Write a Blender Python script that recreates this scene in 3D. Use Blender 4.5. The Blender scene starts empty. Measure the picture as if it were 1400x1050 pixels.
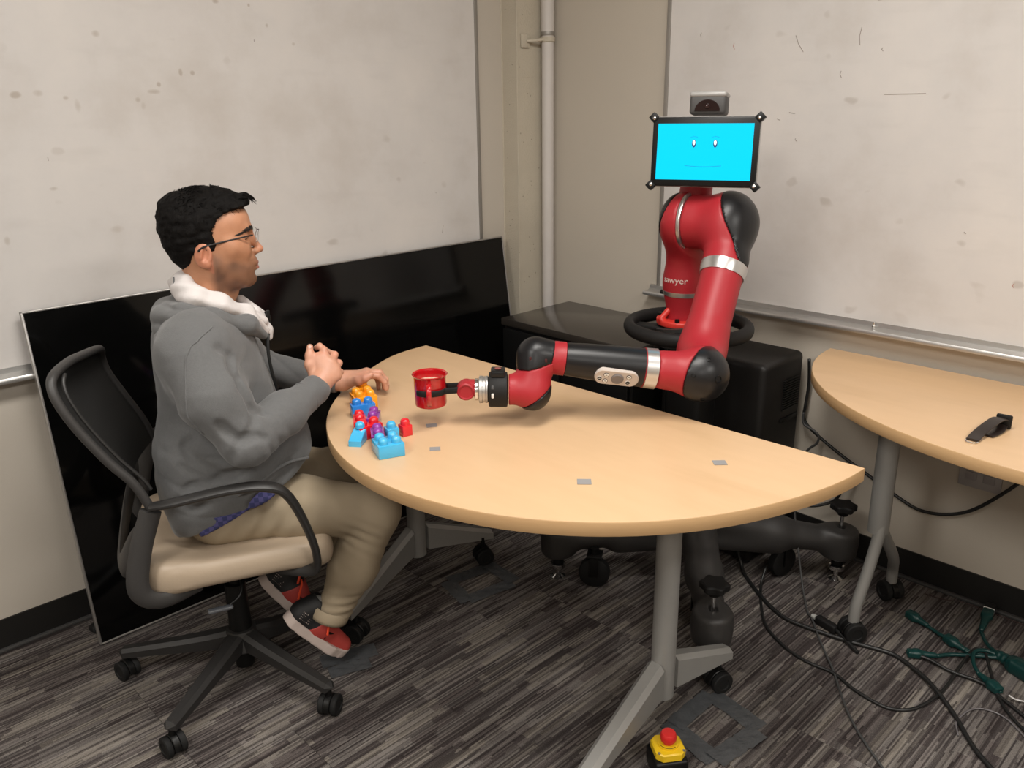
import bpy, bmesh, math, random
import numpy as np
from mathutils import Vector, Matrix

# ------------------------------------------------------------------ camera, world, lights, exposure
scn = bpy.context.scene
def _cam():
    yaw, pit, rol = 0.80406, 0.32246, -0.015255
    f = np.array([math.cos(yaw)*math.cos(pit), math.sin(yaw)*math.cos(pit), -math.sin(pit)])
    r = np.array([math.sin(yaw), -math.cos(yaw), 0.0]); u = np.cross(r, f)
    r2 = r*math.cos(rol)+u*math.sin(rol); u2 = -r*math.sin(rol)+u*math.cos(rol)
    M = Matrix(((r2[0], u2[0], -f[0], -2.64), (r2[1], u2[1], -f[1], -2.588), (r2[2], u2[2], -f[2], 1.52), (0, 0, 0, 1)))
    cd = bpy.data.cameras.new('camera'); cd.sensor_width = 36; cd.sensor_fit = 'HORIZONTAL'
    cd.lens = 1147.54/1400*36; cd.clip_start = .05
    co = bpy.data.objects.new('camera', cd); scn.collection.objects.link(co); co.matrix_world = M
    scn.camera = co
_cam()
w = bpy.data.worlds.new('world'); scn.world = w; w.use_nodes = True
w.node_tree.nodes['Background'].inputs[0].default_value = (1, .97, .92, 1)
w.node_tree.nodes['Background'].inputs[1].default_value = .05
scn.view_settings.view_transform = 'Standard'; scn.view_settings.look = 'None'
scn.view_settings.exposure = 0.07; scn.view_settings.gamma = 1.0; scn.view_settings.use_curve_mapping = False
CEIL = 2.75
LIGHTS = [(-1.60, -1.75, 36), (-3.75, -1.75, 44), (-1.55, -4.0, 44), (-3.75, -4.0, 36)]   # ceiling troffers: x, y, watts
LCOL = (1.0, .962, .905)
def ceiling_lamp(x, y, watts, par):
    ld = bpy.data.lights.new('troffer_light', 'AREA'); ld.shape = 'RECTANGLE'; ld.size = 1.15; ld.size_y = .55
    ld.energy = watts; ld.color = LCOL
    lo = bpy.data.objects.new('troffer_light', ld); scn.collection.objects.link(lo); lo.parent = par
    lo.location = (0, 0, -.03)

# ------------------------------------------------------------------ object helpers
ROOTINV = {}
COL = scn.collection
def tag(o, label=None, cat=None, group=None, kind=None):
    if label: o['label'] = label
    if cat: o['category'] = cat
    if group: o['group'] = group
    if kind: o['kind'] = kind
    return o
def thing(name, label, cat, loc=(0, 0, 0), rz=0.0, group=None):
    o = bpy.data.objects.new(name, None); COL.objects.link(o); o.empty_display_size = .1
    o.location = loc; o.rotation_euler = (0, 0, rz)
    M = Matrix.Translation(loc) @ Matrix.Rotation(rz, 4, 'Z'); ROOTINV[o.name] = M.inverted()
    return tag(o, label, cat, group)
def rootinv(p):
    while p.parent is not None: p = p.parent
    return ROOTINV.get(p.name, Matrix.Identity(4))
def mk(name, V, F, mats, parent=None, local=False, smooth=35, midx=None, label=None, col=None, kind=None):
    me = bpy.data.meshes.new(name)
    V = np.asarray(V, float)
    if parent is not None and not local:
        Mi = np.array(rootinv(parent)); V = V @ Mi[:3, :3].T + Mi[:3, 3]
    if isinstance(F, np.ndarray):
        n = len(F); k = F.shape[1]
        me.vertices.add(len(V)); me.vertices.foreach_set('co', V.astype(np.float32).ravel())
        me.loops.add(n*k); me.loops.foreach_set('vertex_index', F.astype(np.int32).ravel())
        me.polygons.add(n); me.polygons.foreach_set('loop_start', np.arange(0, n*k, k, dtype=np.int32))
        me.update(calc_edges=True); me.validate()
    else:
        me.from_pydata(V.tolist(), [], F); me.update()
    if not isinstance(mats, (list, tuple)): mats = [mats]
    for m in mats: me.materials.append(m)
    if midx is not None: me.polygons.foreach_set('material_index', np.asarray(midx, np.int32))
    if smooth:
        me.shade_smooth()
        if smooth < 180: me.set_sharp_from_angle(angle=math.radians(smooth))
    if col is not None:
        a = me.color_attributes.new('tint', 'FLOAT_COLOR', 'POINT')
        c4 = np.ones((len(V), 4), np.float32); c4[:, :3] = col; a.data.foreach_set('color', c4.ravel())
    o = bpy.data.objects.new(name, me); COL.objects.link(o)
    if parent is not None: o.parent = parent
    if label: o['label'] = label
    if kind: o['kind'] = kind
    return o
def rotz(a):
    c, s = math.cos(a), math.sin(a); return np.array([[c, -s, 0], [s, c, 0], [0, 0, 1.]])
def frame(axis, up=(0, 0, 1)):
    """columns x,y,z with z along axis"""
    z = np.array(axis, float); z /= np.linalg.norm(z); u = np.array(up, float)
    if abs(z @ u)/np.linalg.norm(u) > .99: u = np.array([1., 0, 0])
    x = np.cross(u, z); x /= np.linalg.norm(x); y = np.cross(z, x)
    return np.stack([x, y, z], 1)
def catmull(P, n=8, closed=False):
    P = np.array(P, float)
    if closed: Q = np.vstack([P[-1], P, P[0], P[1]])
    else: Q = np.vstack([2*P[0]-P[1], P, 2*P[-1]-P[-2]])
    out = []
    for i in range(1, len(Q)-2):
        for t in np.linspace(0, 1, n, endpoint=False):
            a, b, c, d = Q[i-1], Q[i], Q[i+1], Q[i+2]
            out.append(.5*((2*b)+(-a+c)*t+(2*a-5*b+4*c-d)*t*t+(-a+3*b-3*c+d)*t**3))
    if not closed: out.append(P[-1])
    return np.array(out)
class MB:
    def __init__(s): s.V = []; s.F = []; s.M = []; s.n = 0
    def add(s, V, F, m=0):
        V = np.asarray(V, float); s.V.append(V)
        for f in F: s.F.append([int(i)+s.n for i in f]); s.M.append(m)
        s.n += len(V); return s
    def box(s, c, d, R=None, bev=0.0, m=0, seg=2):
        bm = bmesh.new(); bmesh.ops.create_cube(bm, size=1)
        for v in bm.verts: v.co = Vector((v.co.x*d[0], v.co.y*d[1], v.co.z*d[2]))
        if bev > 0: bmesh.ops.bevel(bm, geom=bm.edges[:], offset=bev, segments=seg, profile=.5, affect='EDGES')
        bm.verts.index_update()
        V = np.array([v.co[:] for v in bm.verts]); F = [[v.index for v in f.verts] for f in bm.faces]; bm.free()
        if R is not None: V = V @ np.asarray(R).T
        return s.add(V+np.array(c), F, m)
    def lathe(s, prof, org=(0, 0, 0), axis=(0, 0, 1), seg=24, m=0, cap=True):
        R = frame(axis); V = []; F = []
        for r, z in prof:
            for i in range(seg):
                a = 2*math.pi*i/seg; V.append([r*math.cos(a), r*math.sin(a), z])
        n = len(prof)
        for j in range(n-1):
            for i in range(seg):
                i2 = (i+1) % seg; F.append([j*seg+i, j*seg+i2, (j+1)*seg+i2, (j+1)*seg+i])
        if cap:
            if prof[0][0] > 1e-5: F.append(list(range(seg))[::-1])
            if prof[-1][0] > 1e-5: F.append([(n-1)*seg+i for i in range(seg)])
        return s.add(np.array(V) @ R.T+np.array(org), F, m)
    def cyl(s, a, b, r, r2=None, seg=20, bev=0, m=0):
        a = np.array(a, float); b = np.array(b, float); L = np.linalg.norm(b-a); r2 = r if r2 is None else r2
        pr = [(r, 0), (r2, L)] if not bev else [(r-bev, 0), (r-bev*.3, bev*.3), (r, bev), (r2, L-bev), (r2-bev*.3, L-bev*.3), (r2-bev, L)]
        return s.lathe(pr, a, b-a, seg, m)
    def tube(s, P, r, seg=10, closed=False, flat=None, up=None, m=0, cap=True):
        P = np.array(P, float); n = len(P)
        r = np.full(n, r, float) if np.isscalar(r) else np.interp(np.linspace(0, 1, n), np.linspace(0, 1, len(r)), r)
        T = np.roll(P, -1, 0)-np.roll(P, 1, 0)
        if not closed: T[0] = P[1]-P[0]; T[-1] = P[-1]-P[-2]
        T /= np.linalg.norm(T, axis=1)[:, None]+1e-12
        u = np.array(up if up is not None else (0, 0, 1), float)
        if up is None and abs(T[0] @ u) > .9: u = np.array([1., 0, 0])
        V = []; F = []
        x = u-T[0]*(u @ T[0]); x /= np.linalg.norm(x)
        for i in range(n):
            if up is not None:
                x = u-T[i]*(u @ T[i])
            else: x = x-T[i]*(x @ T[i])
            x /= np.linalg.norm(x)+1e-12; y = np.cross(T[i], x)
            fa, fb = (1, 1) if flat is None else flat
            for j in range(seg):
                a = 2*math.pi*j/seg; V.append(P[i]+r[i]*(fa*math.cos(a)*x+fb*math.sin(a)*y))
        for i in range(n if closed else n-1):
            i2 = (i+1) % n
            for j in range(seg):
                j2 = (j+1) % seg; F.append([i*seg+j, i*seg+j2, i2*seg+j2, i2*seg+j])
        if cap and not closed: F.append(list(range(seg))[::-1]); F.append([(n-1)*seg+j for j in range(seg)])
        return s.add(V, F, m)
    def prism(s, poly, z0, z1, R=None, org=(0, 0, 0), m=0, bev=0):
        poly = np.array(poly, float); n = len(poly)
        if (np.cross(poly, np.roll(poly, -1, 0)).sum()) < 0: poly = poly[::-1]
        c = poly.mean(0)
        rings = [(0, z0), (0, z1)] if not bev else [(bev, z0), (0, z0+bev), (0, z1-bev), (bev, z1)]
        V = []
        for ins, z in rings:
            if ins:
                e = np.roll(poly, -1, 0)-np.roll(poly, 1, 0); nn = np.stack([-e[:, 1], e[:, 0]], 1); nn /= np.linalg.norm(nn, axis=1)[:, None]
                q = poly+nn*ins
            else: q = poly
            V += [[a, b, z] for a, b in q]
        F = []
        for k in range(len(rings)-1):
            for i in range(n):
                i2 = (i+1) % n; F.append([k*n+i, k*n+i2, (k+1)*n+i2, (k+1)*n+i])
        F.append(list(range(n))[::-1]); F.append([(len(rings)-1)*n+i for i in range(n)])
        V = np.array(V)
        if R is not None: V = V @ np.asarray(R).T
        return s.add(V+np.array(org), F, m)
    def build(s, name, mats, parent=None, local=False, smooth=35, label=None, kind=None):
        return mk(name, np.vstack(s.V), s.F, mats, parent, local, smooth, s.M if isinstance(mats, (list, tuple)) else None, label, None, kind)

# ------------------------------------------------------------------ signed distance surfaces (sparse surface nets)
def s_cap(a, b, ra, rb=None, k=.01, op='+'):
    a = np.array(a, float); b = np.array(b, float); rb = ra if rb is None else rb; ab = b-a; L2 = ab @ ab+1e-12
    def f(P):
        q = P-a; t = np.clip(q @ ab/L2, 0, 1)
        return np.sqrt(((q-t[:, None]*ab)**2).sum(1))-(ra+(rb-ra)*t)
    return (op, f, (a+b)/2, math.sqrt(L2)/2+max(ra, rb), k)
def s_ell(c, r, R=None, k=.01, op='+'):
    c = np.array(c, float); r = np.array(r, float); Rm = None if R is None else np.asarray(R, float)
    def f(P):
        q = P-c
        if Rm is not None: q = q @ Rm
        k0 = np.sqrt(((q/r)**2).sum(1)); k1 = np.sqrt(((q/r**2)**2).sum(1))+1e-9
        return k0*(k0-1)/k1
    return (op, f, c, r.max(), k)
def s_box(c, h, rd=.005, R=None, k=.01, op='+'):
    c = np.array(c, float); h = np.array(h, float)-rd; Rm = None if R is None else np.asarray(R, float)
    def f(P):
        q = P-c
        if Rm is not None: q = q @ Rm
        q = np.abs(q)-h
        return np.sqrt((np.maximum(q, 0)**2).sum(1))+np.minimum(q.max(1), 0)-rd
    return (op, f, c, float(np.linalg.norm(h))+rd, k)
def s_cyl(a, b, r, rd=.004, k=.01, op='+'):
    a = np.array(a, float); b = np.array(b, float); ax = b-a; L = np.linalg.norm(ax); ax /= L; m = (a+b)/2
    def f(P):
        q = P-m; z = q @ ax; rr = np.sqrt(np.maximum((q*q).sum(1)-z*z, 0))
        dx = rr-(r-rd); dz = np.abs(z)-(L/2-rd)
        return np.sqrt(np.maximum(dx, 0)**2+np.maximum(dz, 0)**2)+np.minimum(np.maximum(dx, dz), 0)-rd
    return (op, f, m, L/2+r, k)
def s_fn(fn, op='d', k=.0): return (op, fn, None, 0, k)
def s_half(pt, n, op='&', k=.002):
    pt = np.array(pt, float); n = np.array(n, float); n /= np.linalg.norm(n)
    return (op, lambda P: (pt-P) @ n, None, 0, k)      # keeps the side the normal points to
def s_eval(ops, P, cen=None, rad=0):
    f = np.full(len(P), .08)
    for op, fn, bc, br, k in ops:
        if cen is not None and bc is not None and np.linalg.norm(cen-bc)-br-rad > .05+k: continue
        d = fn(P)
        if op == 'd': f = f+d; continue
        if op == '+':
            if k > 0:
                h = np.maximum(k-np.abs(f-d), 0)/k; f = np.minimum(f, d)-h*h*k*.25
            else: f = np.minimum(f, d)
        else:
            if op == '-': d = -d
            if k > 0:
                h = np.maximum(k-np.abs(f-d), 0)/k; f = np.maximum(f, d)+h*h*k*.25
            else: f = np.maximum(f, d)
    return f
def sdf(ops, h, lo=None, hi=None, B=8):
    bs = [(bc, br) for op, fn, bc, br, k in ops if op == '+' and bc is not None]
    if lo is None: lo = np.min([bc-br for bc, br in bs], 0)-.02
    if hi is None: hi = np.max([bc+br for bc, br in bs], 0)+.02
    lo = np.array(lo, float); S = B*h; nb = np.ceil((np.array(hi)-lo)/S).astype(int)
    I = np.stack(np.meshgrid(*[np.arange(n) for n in nb], indexing='ij'), -1).reshape(-1, 3)
    C = lo+(I+.5)*S; act = np.zeros(len(C), bool)
    for a in range(0, len(C), 100000): act[a:a+100000] = np.abs(s_eval(ops, C[a:a+100000])) < S*.9+.012
    I = I[act]; g = np.arange(B+1); G = np.stack(np.meshgrid(g, g, g, indexing='ij'), -1).reshape(-1, 3)
    N = nb*B+2; rad = S*.87; ids = []; pos = []; qs = [[], [], []]; fl = [[], [], []]
    corners = [(i, j, k) for i in (0, 1) for j in (0, 1) for k in (0, 1)]
    edges = [(a, b) for a in range(8) for b in range(a+1, 8) if sum(abs(x-y) for x, y in zip(corners[a], corners[b])) == 1]
    CA = np.array(corners, float)
    gid = lambda c: (c[:, 0]*N[1]+c[:, 1])*N[2]+c[:, 2]
    for bi in I:
        base = bi*B; P = lo+(G+base)*h
        v = s_eval(ops, P, lo+(bi+.5)*S, rad).reshape(B+1, B+1, B+1)
        sg = v < 0
        if sg.all() or not sg.any(): continue
        cv = np.stack([v[i:B+i, j:B+j, k:B+k] for i, j, k in corners], -1).reshape(-1, 8)
        cs = cv < 0; a = cs.any(1) & ~cs.all(1)
        if not a.any(): continue
        cv = cv[a]; cs = cs[a]; acc = np.zeros((len(cv), 3)); cnt = np.zeros(len(cv))
        for e0, e1 in edges:
            x = cs[:, e0] != cs[:, e1]
            t = np.where(x, cv[:, e0]/(cv[:, e0]-cv[:, e1]+1e-30*(~x)+(cv[:, e0] == cv[:, e1])), 0)
            acc += x[:, None]*(CA[e0]+(CA[e1]-CA[e0])*t[:, None]); cnt += x
        ci = np.stack(np.unravel_index(np.nonzero(a)[0], (B, B, B)), 1)+base
        ids.append(gid(ci)); pos.append(lo+(ci+acc/cnt[:, None])*h)
        for ax in range(3):
            sl0 = [slice(0, B)]*3; sl1 = [slice(0, B)]*3; sl1[ax] = slice(1, B+1)
            x = sg[tuple(sl0)] != sg[tuple(sl1)]
            ii = np.stack(np.nonzero(x), 1)
            if len(ii): qs[ax].append(ii+base); fl[ax].append(sg[tuple(sl0)][x])
    ids = np.concatenate(ids); pos = np.concatenate(pos); o = np.argsort(ids); ids = ids[o]; pos = pos[o]
    F = []
    for ax in range(3):
        if not qs[ax]: continue
        q = np.concatenate(qs[ax]); s_ = np.concatenate(fl[ax]); u, w_ = (ax+1) % 3, (ax+2) % 3
        cc = []
        for du, dw in ((0, 0), (1, 0), (1, 1), (0, 1)):
            c = q.copy(); c[:, u] -= du; c[:, w_] -= dw; cc.append(gid(c))
        cc = np.stack(cc, 1); ix = np.searchsorted(ids, cc); ix = np.minimum(ix, len(ids)-1)
        ok = (ids[ix] == cc).all(1); ix = ix[ok]; s_ = s_[ok]
        ix[~s_] = ix[~s_][:, ::-1]
        F.append(ix)
    return pos, np.concatenate(F)
def snap(P, ops, off=0.0):
    P = np.array(P, float)
    for _ in range(6):
        f = s_eval(ops, P)-off; g_ = np.stack([(s_eval(ops, P+np.eye(3)[i]*1e-4)-off-f)/1e-4 for i in range(3)], 1); P = P-g_*(f/((g_**2).sum(1)+1e-6))[:, None]
    return P
def noise3(P, s, seed=0, oct_=2):
    """cheap smooth trig noise in about -1..1"""
    rng = np.random.RandomState(seed); v = 0; amp = 1; tot = 0
    for o in range(oct_):
        for i in range(3):
            k = rng.normal(size=3); k /= np.linalg.norm(k); ph = rng.rand()*6.28; k2 = rng.normal(size=3); k2 /= np.linalg.norm(k2)
            v = v+amp*np.sin(P @ k*s+ph+1.3*np.sin(P @ k2*s*.7+ph*2)); tot += amp
        s *= 2.1; amp *= .5
    return v/tot*1.6

# ------------------------------------------------------------------ materials
MATS = {}
def mat(name, col, rough=.5, metal=0, spec=.5, coat=0, emit=None, estr=0, alpha=None, trans=0, bump=None, sheen=0, var=None):
    if name in MATS: return MATS[name]
    m = bpy.data.materials.new(name); m.use_nodes = True; nt = m.node_tree; b = nt.nodes['Principled BSDF']
    b.inputs['Base Color'].default_value = (*col, 1); b.inputs['Roughness'].default_value = rough
    b.inputs['Metallic'].default_value = metal; b.inputs['Specular IOR Level'].default_value = spec
    b.inputs['Coat Weight'].default_value = coat; b.inputs['Coat Roughness'].default_value = .08
    b.inputs['Transmission Weight'].default_value = trans; b.inputs['Sheen Weight'].default_value = sheen
    if emit: b.inputs['Emission Color'].default_value = (*emit, 1); b.inputs['Emission Strength'].default_value = estr
    tc = nt.nodes.new('ShaderNodeTexCoord')
    if var is None and not emit: var = (18, .06)
    if var:
        sc, am = var[:2]
        n = nt.nodes.new('ShaderNodeTexNoise'); n.inputs['Scale'].default_value = sc; n.inputs['Detail'].default_value = 5
        if len(var) > 2:
            mp = nt.nodes.new('ShaderNodeMapping'); mp.inputs['Scale'].default_value = var[2]; nt.links.new(tc.outputs['Object'], mp.inputs[0]); nt.links.new(mp.outputs[0], n.inputs[0])
        else: nt.links.new(tc.outputs['Object'], n.inputs[0])
        mx = nt.nodes.new('ShaderNodeMix'); mx.data_type = 'RGBA'
        mx.inputs['A'].default_value = (*[c*(1-am) for c in col], 1); mx.inputs['B'].default_value = (*[min(1, c*(1+am)) for c in col], 1)
        nt.links.new(n.outputs['Fac'], mx.inputs['Factor']); nt.links.new(mx.outputs['Result'], b.inputs['Base Color'])
    if bump:
        sc, st = bump[:2]; n2 = nt.nodes.new('ShaderNodeTexNoise'); n2.inputs['Scale'].default_value = sc; n2.inputs['Detail'].default_value = 3
        nt.links.new(tc.outputs['Object'], n2.inputs[0])
        bp = nt.nodes.new('ShaderNodeBump'); bp.inputs['Strength'].default_value = st; bp.inputs['Distance'].default_value = bump[2] if len(bump) > 2 else .002
        nt.links.new(n2.outputs['Fac'], bp.inputs['Height']); nt.links.new(bp.outputs[0], b.inputs['Normal'])
    MATS[name] = m; return m
class NT:
    def __init__(s, name, rough=.8):
        s.m = bpy.data.materials.new(name); s.m.use_nodes = True; s.nt = s.m.node_tree; s.b = s.nt.nodes['Principled BSDF']; s.b.inputs['Roughness'].default_value = rough
    def n(s, t, **kw):
        x = s.nt.nodes.new('ShaderNode'+t)
        for k, v in kw.items():
            if isinstance(v, bpy.types.NodeSocket): s.nt.links.new(v, x.inputs[k])
            elif k in x.inputs: x.inputs[k].default_value = v
            else: setattr(x, k, v)
        return x
    def l(s, a, b): s.nt.links.new(a, b)
    def math(s, op, a, b=None, c=None):
        x = s.nt.nodes.new('ShaderNodeMath'); x.operation = op
        for i, v in enumerate((a, b, c)):
            if v is None: continue
            if isinstance(v, bpy.types.NodeSocket): s.nt.links.new(v, x.inputs[i])
            else: x.inputs[i].default_value = v
        return x.outputs[0]
    def mix(s, f, a, b, blend='MIX'):
        x = s.nt.nodes.new('ShaderNodeMix'); x.data_type = 'RGBA'; x.blend_type = blend
        for k, v in (('Factor', f), ('A', a), ('B', b)):
            if isinstance(v, bpy.types.NodeSocket): s.nt.links.new(v, x.inputs[k])
            else: x.inputs[k].default_value = (*v, 1) if isinstance(v, tuple) and len(v) == 3 else v
        return x.outputs['Result']
    def ramp(s, f, stops, interp='LINEAR'):
        x = s.nt.nodes.new('ShaderNodeValToRGB'); x.color_ramp.interpolation = interp; e = x.color_ramp.elements
        while len(e) < len(stops): e.new(.5)
        for i, (p_, c) in enumerate(stops): e[i].position = p_; e[i].color = (*c, 1) if len(c) == 3 else c
        s.l(f, x.inputs[0]); return x.outputs[0]
def carpet_mat():
    t = NT('carpet', .95); g = t.n('NewGeometry'); sp = t.n('SeparateXYZ', Vector=g.outputs['Position']); oi = t.n('ObjectInfo')
    off = t.math('MULTIPLY', oi.outputs['Random'], 37.0)
    X = t.math('ADD', sp.outputs[0], off); Y = t.math('ADD', sp.outputs[1], 10.0)
    def layer(rowh, seglen, seed):
        row = t.math('FLOOR', t.math('ADD', t.math('DIVIDE', Y, rowh), seed))
        wn = t.n('TexWhiteNoise', noise_dimensions='1D'); t.l(t.math('ADD', row, off), wn.inputs['W'])
        seg = t.math('FLOOR', t.math('ADD', t.math('DIVIDE', X, seglen), t.math('MULTIPLY', wn.outputs['Value'], 9.0)))
        w2 = t.n('TexWhiteNoise', noise_dimensions='2D'); cb = t.n('CombineXYZ', X=row, Y=seg); t.l(cb.outputs[0], w2.inputs['Vector'])
        return w2.outputs['Value']
    a = layer(.0042, .16, 3.3); b = layer(.0205, .17, 7.7); c = layer(.047, .33, 1.1)
    v = t.math('ADD', t.math('MULTIPLY', a, .50), t.math('ADD', t.math('MULTIPLY', b, .31), t.math('MULTIPLY', c, .19)))
    ns = t.n('TexNoise', Scale=420.0, Detail=2.0, Vector=g.outputs['Position'])
    v2 = t.math('ADD', v, t.math('MULTIPLY', t.math('SUBTRACT', ns.outputs['Fac'], .5), .62))
    col = t.ramp(v2, [(.14, (.030, .025, .024)), (.38, (.064, .055, .053)), (.52, (.106, .094, .088)), (.68, (.165, .148, .138)), (.88, (.24, .218, .202))])
    hue = t.ramp(b, [(0, (1.0, .95, .95)), (.5, (1, 1, 1)), (1, (1.0, .98, .91))])
    t.l(t.mix(1.0, col, hue, 'MULTIPLY'), t.b.inputs['Base Color']); t.b.inputs['Specular IOR Level'].default_value = .15
    h = t.math('ADD', t.math('MULTIPLY', a, .5), ns.outputs['Fac'])
    bp = t.n('Bump', Strength=.7, Distance=.003); t.l(h, bp.inputs['Height']); t.l(bp.outputs[0], t.b.inputs['Normal'])
    return t.m
def wood_mat(name, base, dark, scale=(3, 30, 30), rough=.38):
    t = NT(name, rough); tc = t.n('TexCoord'); mp = t.n('Mapping', Vector=tc.outputs['Object'], Scale=scale)
    n1 = t.n('TexNoise', Vector=mp.outputs[0], Scale=1.0, Detail=6.0, Roughness=.6, Distortion=.4)
    n2 = t.n('TexNoise', Vector=mp.outputs[0], Scale=6.0, Detail=4.0)
    n3 = t.n('TexNoise', Vector=tc.outputs['Object'], Scale=2.2, Detail=2.0)
    c = t.ramp(n1.outputs['Fac'], [(.30, dark), (.47, base), (.7, tuple(min(1, x*1.05) for x in base))])
    c = t.mix(.22, c, t.ramp(n2.outputs['Fac'], [(.35, dark), (.6, base)]))
    c = t.mix(.3, c, t.ramp(n3.outputs['Fac'], [(.35, tuple(x*.93 for x in base)), (.65, base)]))
    t.l(c, t.b.inputs['Base Color']); t.b.inputs['Coat Weight'].default_value = .12; t.b.inputs['Coat Roughness'].default_value = .3
    return t.m
def wall_mat(name, col, pock=0.0):
    t = NT(name, .75); tc = t.n('TexCoord'); n = t.n('TexNoise', Vector=tc.outputs['Object'], Scale=1.6, Detail=4.0)
    c = t.mix(n.outputs['Fac'], tuple(x*.95 for x in col), tuple(min(1, x*1.05) for x in col))
    n2 = t.n('TexNoise', Vector=tc.outputs['Object'], Scale=160.0, Detail=3.0); hgt = n2.outputs['Fac']; d = .0006
    if pock:
        vo = t.n('TexVoronoi', Vector=tc.outputs['Object'], Scale=38.0)
        msk = t.math('LESS_THAN', vo.outputs['Distance'], .13)
        wn = t.n('TexNoise', Vector=tc.outputs['Object'], Scale=14.0)
        msk = t.math('MULTIPLY', msk, t.math('GREATER_THAN', wn.outputs['Fac'], .56))
        c = t.mix(t.math('MULTIPLY', msk, .55), c, tuple(x*.35 for x in col))
        n4 = t.n('TexNoise', Vector=tc.outputs['Object'], Scale=9.0, Detail=5.0)
        hgt = t.math('SUBTRACT', t.math('ADD', hgt, t.math('MULTIPLY', n4.outputs['Fac'], 3.0)), msk); d = .0035
    t.l(c, t.b.inputs['Base Color'])
    bp = t.n('Bump', Strength=.5, Distance=d); t.l(hgt, bp.inputs['Height']); t.l(bp.outputs[0], t.b.inputs['Normal'])
    return t.m
def board_mat(name='whiteboard_enamel', blots=()):
    t = NT(name, .34); tc = t.n('TexCoord'); P = tc.outputs['Object']
    base = (.595, .568, .548)
    n = t.n('TexNoise', Vector=P, Scale=2.3, Detail=7.0, Roughness=.62)
    c = t.ramp(n.outputs['Fac'], [(.30, (.52, .485, .455)), (.5, base), (.72, (.645, .61, .58))])
    mp = t.n('Mapping', Vector=P, Scale=(5, 5, 22)); n2 = t.n('TexNoise', Vector=mp.outputs[0], Scale=1.0, Detail=6.0)
    c = t.mix(t.ramp(n2.outputs['Fac'], [(.55, (0, 0, 0)), (.8, (.22, .22, .22))]), c, (.45, .42, .40))
    mp3 = t.n('Mapping', Vector=P, Scale=(11, 11, 15)); n3 = t.n('TexNoise', Vector=mp3.outputs[0], Scale=1.0, Detail=1.5)
    nm = t.n('TexNoise', Vector=P, Scale=1.4, Detail=1.0)
    blot = t.math('MULTIPLY', t.ramp(n3.outputs['Fac'], [(.69, (0, 0, 0)), (.75, (1, 1, 1))]), t.ramp(nm.outputs['Fac'], [(.48, (0, 0, 0)), (.62, (.38, .38, .38))]))
    c = t.mix(blot, c, (.30, .25, .21))
    if blots:
        wob = t.n('TexNoise', Vector=P, Scale=34.0, Detail=2.0); acc = None
        sp = t.n('SeparateXYZ', Vector=P)
        for bx, bz, rx, rz, am in blots:
            dx = t.math('DIVIDE', t.math('SUBTRACT', sp.outputs[0], bx), rx); dz = t.math('DIVIDE', t.math('SUBTRACT', sp.outputs[2], bz), rz)
            d = t.math('ADD', t.math('ADD', t.math('MULTIPLY', dx, dx), t.math('MULTIPLY', dz, dz)), t.math('MULTIPLY', t.math('SUBTRACT', wob.outputs['Fac'], .5), 1.6))
            m_ = t.math('MULTIPLY', t.math('MAXIMUM', t.math('SUBTRACT', 1.25, d), 0.0), am*1.5); acc = m_ if acc is None else t.math('MAXIMUM', acc, m_)
        c = t.mix(t.math('MINIMUM', acc, .6), c, (.33, .27, .22))
    t.l(c, t.b.inputs['Base Color']); t.b.inputs['Specular IOR Level'].default_value = .45
    return t.m
M_carpet = carpet_mat()
M_wood = wood_mat('maple_laminate', (.64, .43, .25), (.54, .35, .185), (6, 1.2, 20))
M_edge = wood_mat('maple_edge_band', (.50, .315, .155), (.42, .25, .115), (2, 2, 40), .45)
M_wall = wall_mat('cream_wall_paint', (.49, .44, .372))
M_wall2 = wall_mat('pale_wall_paint', (.50, .453, .392))
M_conc = wall_mat('painted_concrete', (.49, .44, .355), 1)
M_ceil = mat('ceiling_tile', (.62, .6, .56), .9)
_tvo = (-2.1, 0, .833)
M_board = board_mat()
M_board_l = board_mat('smudged_whiteboard_enamel', [(x_-_tvo[0], z_-_tvo[2], a_, b_, am) for x_, z_, a_, b_, am in [(-1.95, 1.56, .0139, .0091, .4), (-1.895, 1.565, .0126, .0092, .25), (-1.828, 1.552, .0075, .0066, .3), (-1.801, 1.529, .0076, .0191, .15), (-1.634, 1.545, .0083, .008, .3), (-1.586, 1.568, .0193, .007, .3), (-1.568, 1.588, .0064, .007, .35),
    (-1.498, 1.621, .0067, .0112, .4), (-1.462, 1.62, .0079, .0072, .4), (-1.724, 1.718, .0116, .0084, .25), (-1.362, 1.822, .0105, .006, .35), (-1.256, 1.818, .0049, .0052, .35), (-1.113, 1.712, .0067, .0055, .25), (-1.9, 1.316, .0111, .0058, .22), (-1.75, 1.189, .0206, .0104, .2), (-1.621, 1.53, .0074, .012, .2), (-1.201, 1.763, .0051, .0064, .3), (-2.038, 1.188, .0069, .0116, .2)]])
M_alu = mat('brushed_aluminium', (.50, .49, .475), .38, .85, var=(60, .08, (1, 1, 1)))
M_alu_d = mat('aluminium_frame', (.30, .28, .255), .5, .5)
M_base = mat('black_vinyl_baseboard', (.009, .0085, .008), .45)
M_toe = mat('grey_vinyl_toe', (.05, .048, .047), .6)
M_gmet = mat('silver_grey_powder_coat', (.33, .325, .31), .42, .35, bump=(500, .15, .0006))
M_blk = mat('black_plastic', (.0045, .0045, .0045), .42, 0, .3)
M_blkm = mat('matt_black_plastic', (.008, .0075, .0075), .6, 0, .3, bump=(300, .15, .0006))
M_dgrey = mat('dark_grey_plastic', (.05, .048, .047), .55)
M_screen = mat('black_glass_screen', (.002, .002, .002), .10, 0, .32, coat=0)
M_rub = mat('black_rubber', (.007, .007, .007), .7, 0, .3)
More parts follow.
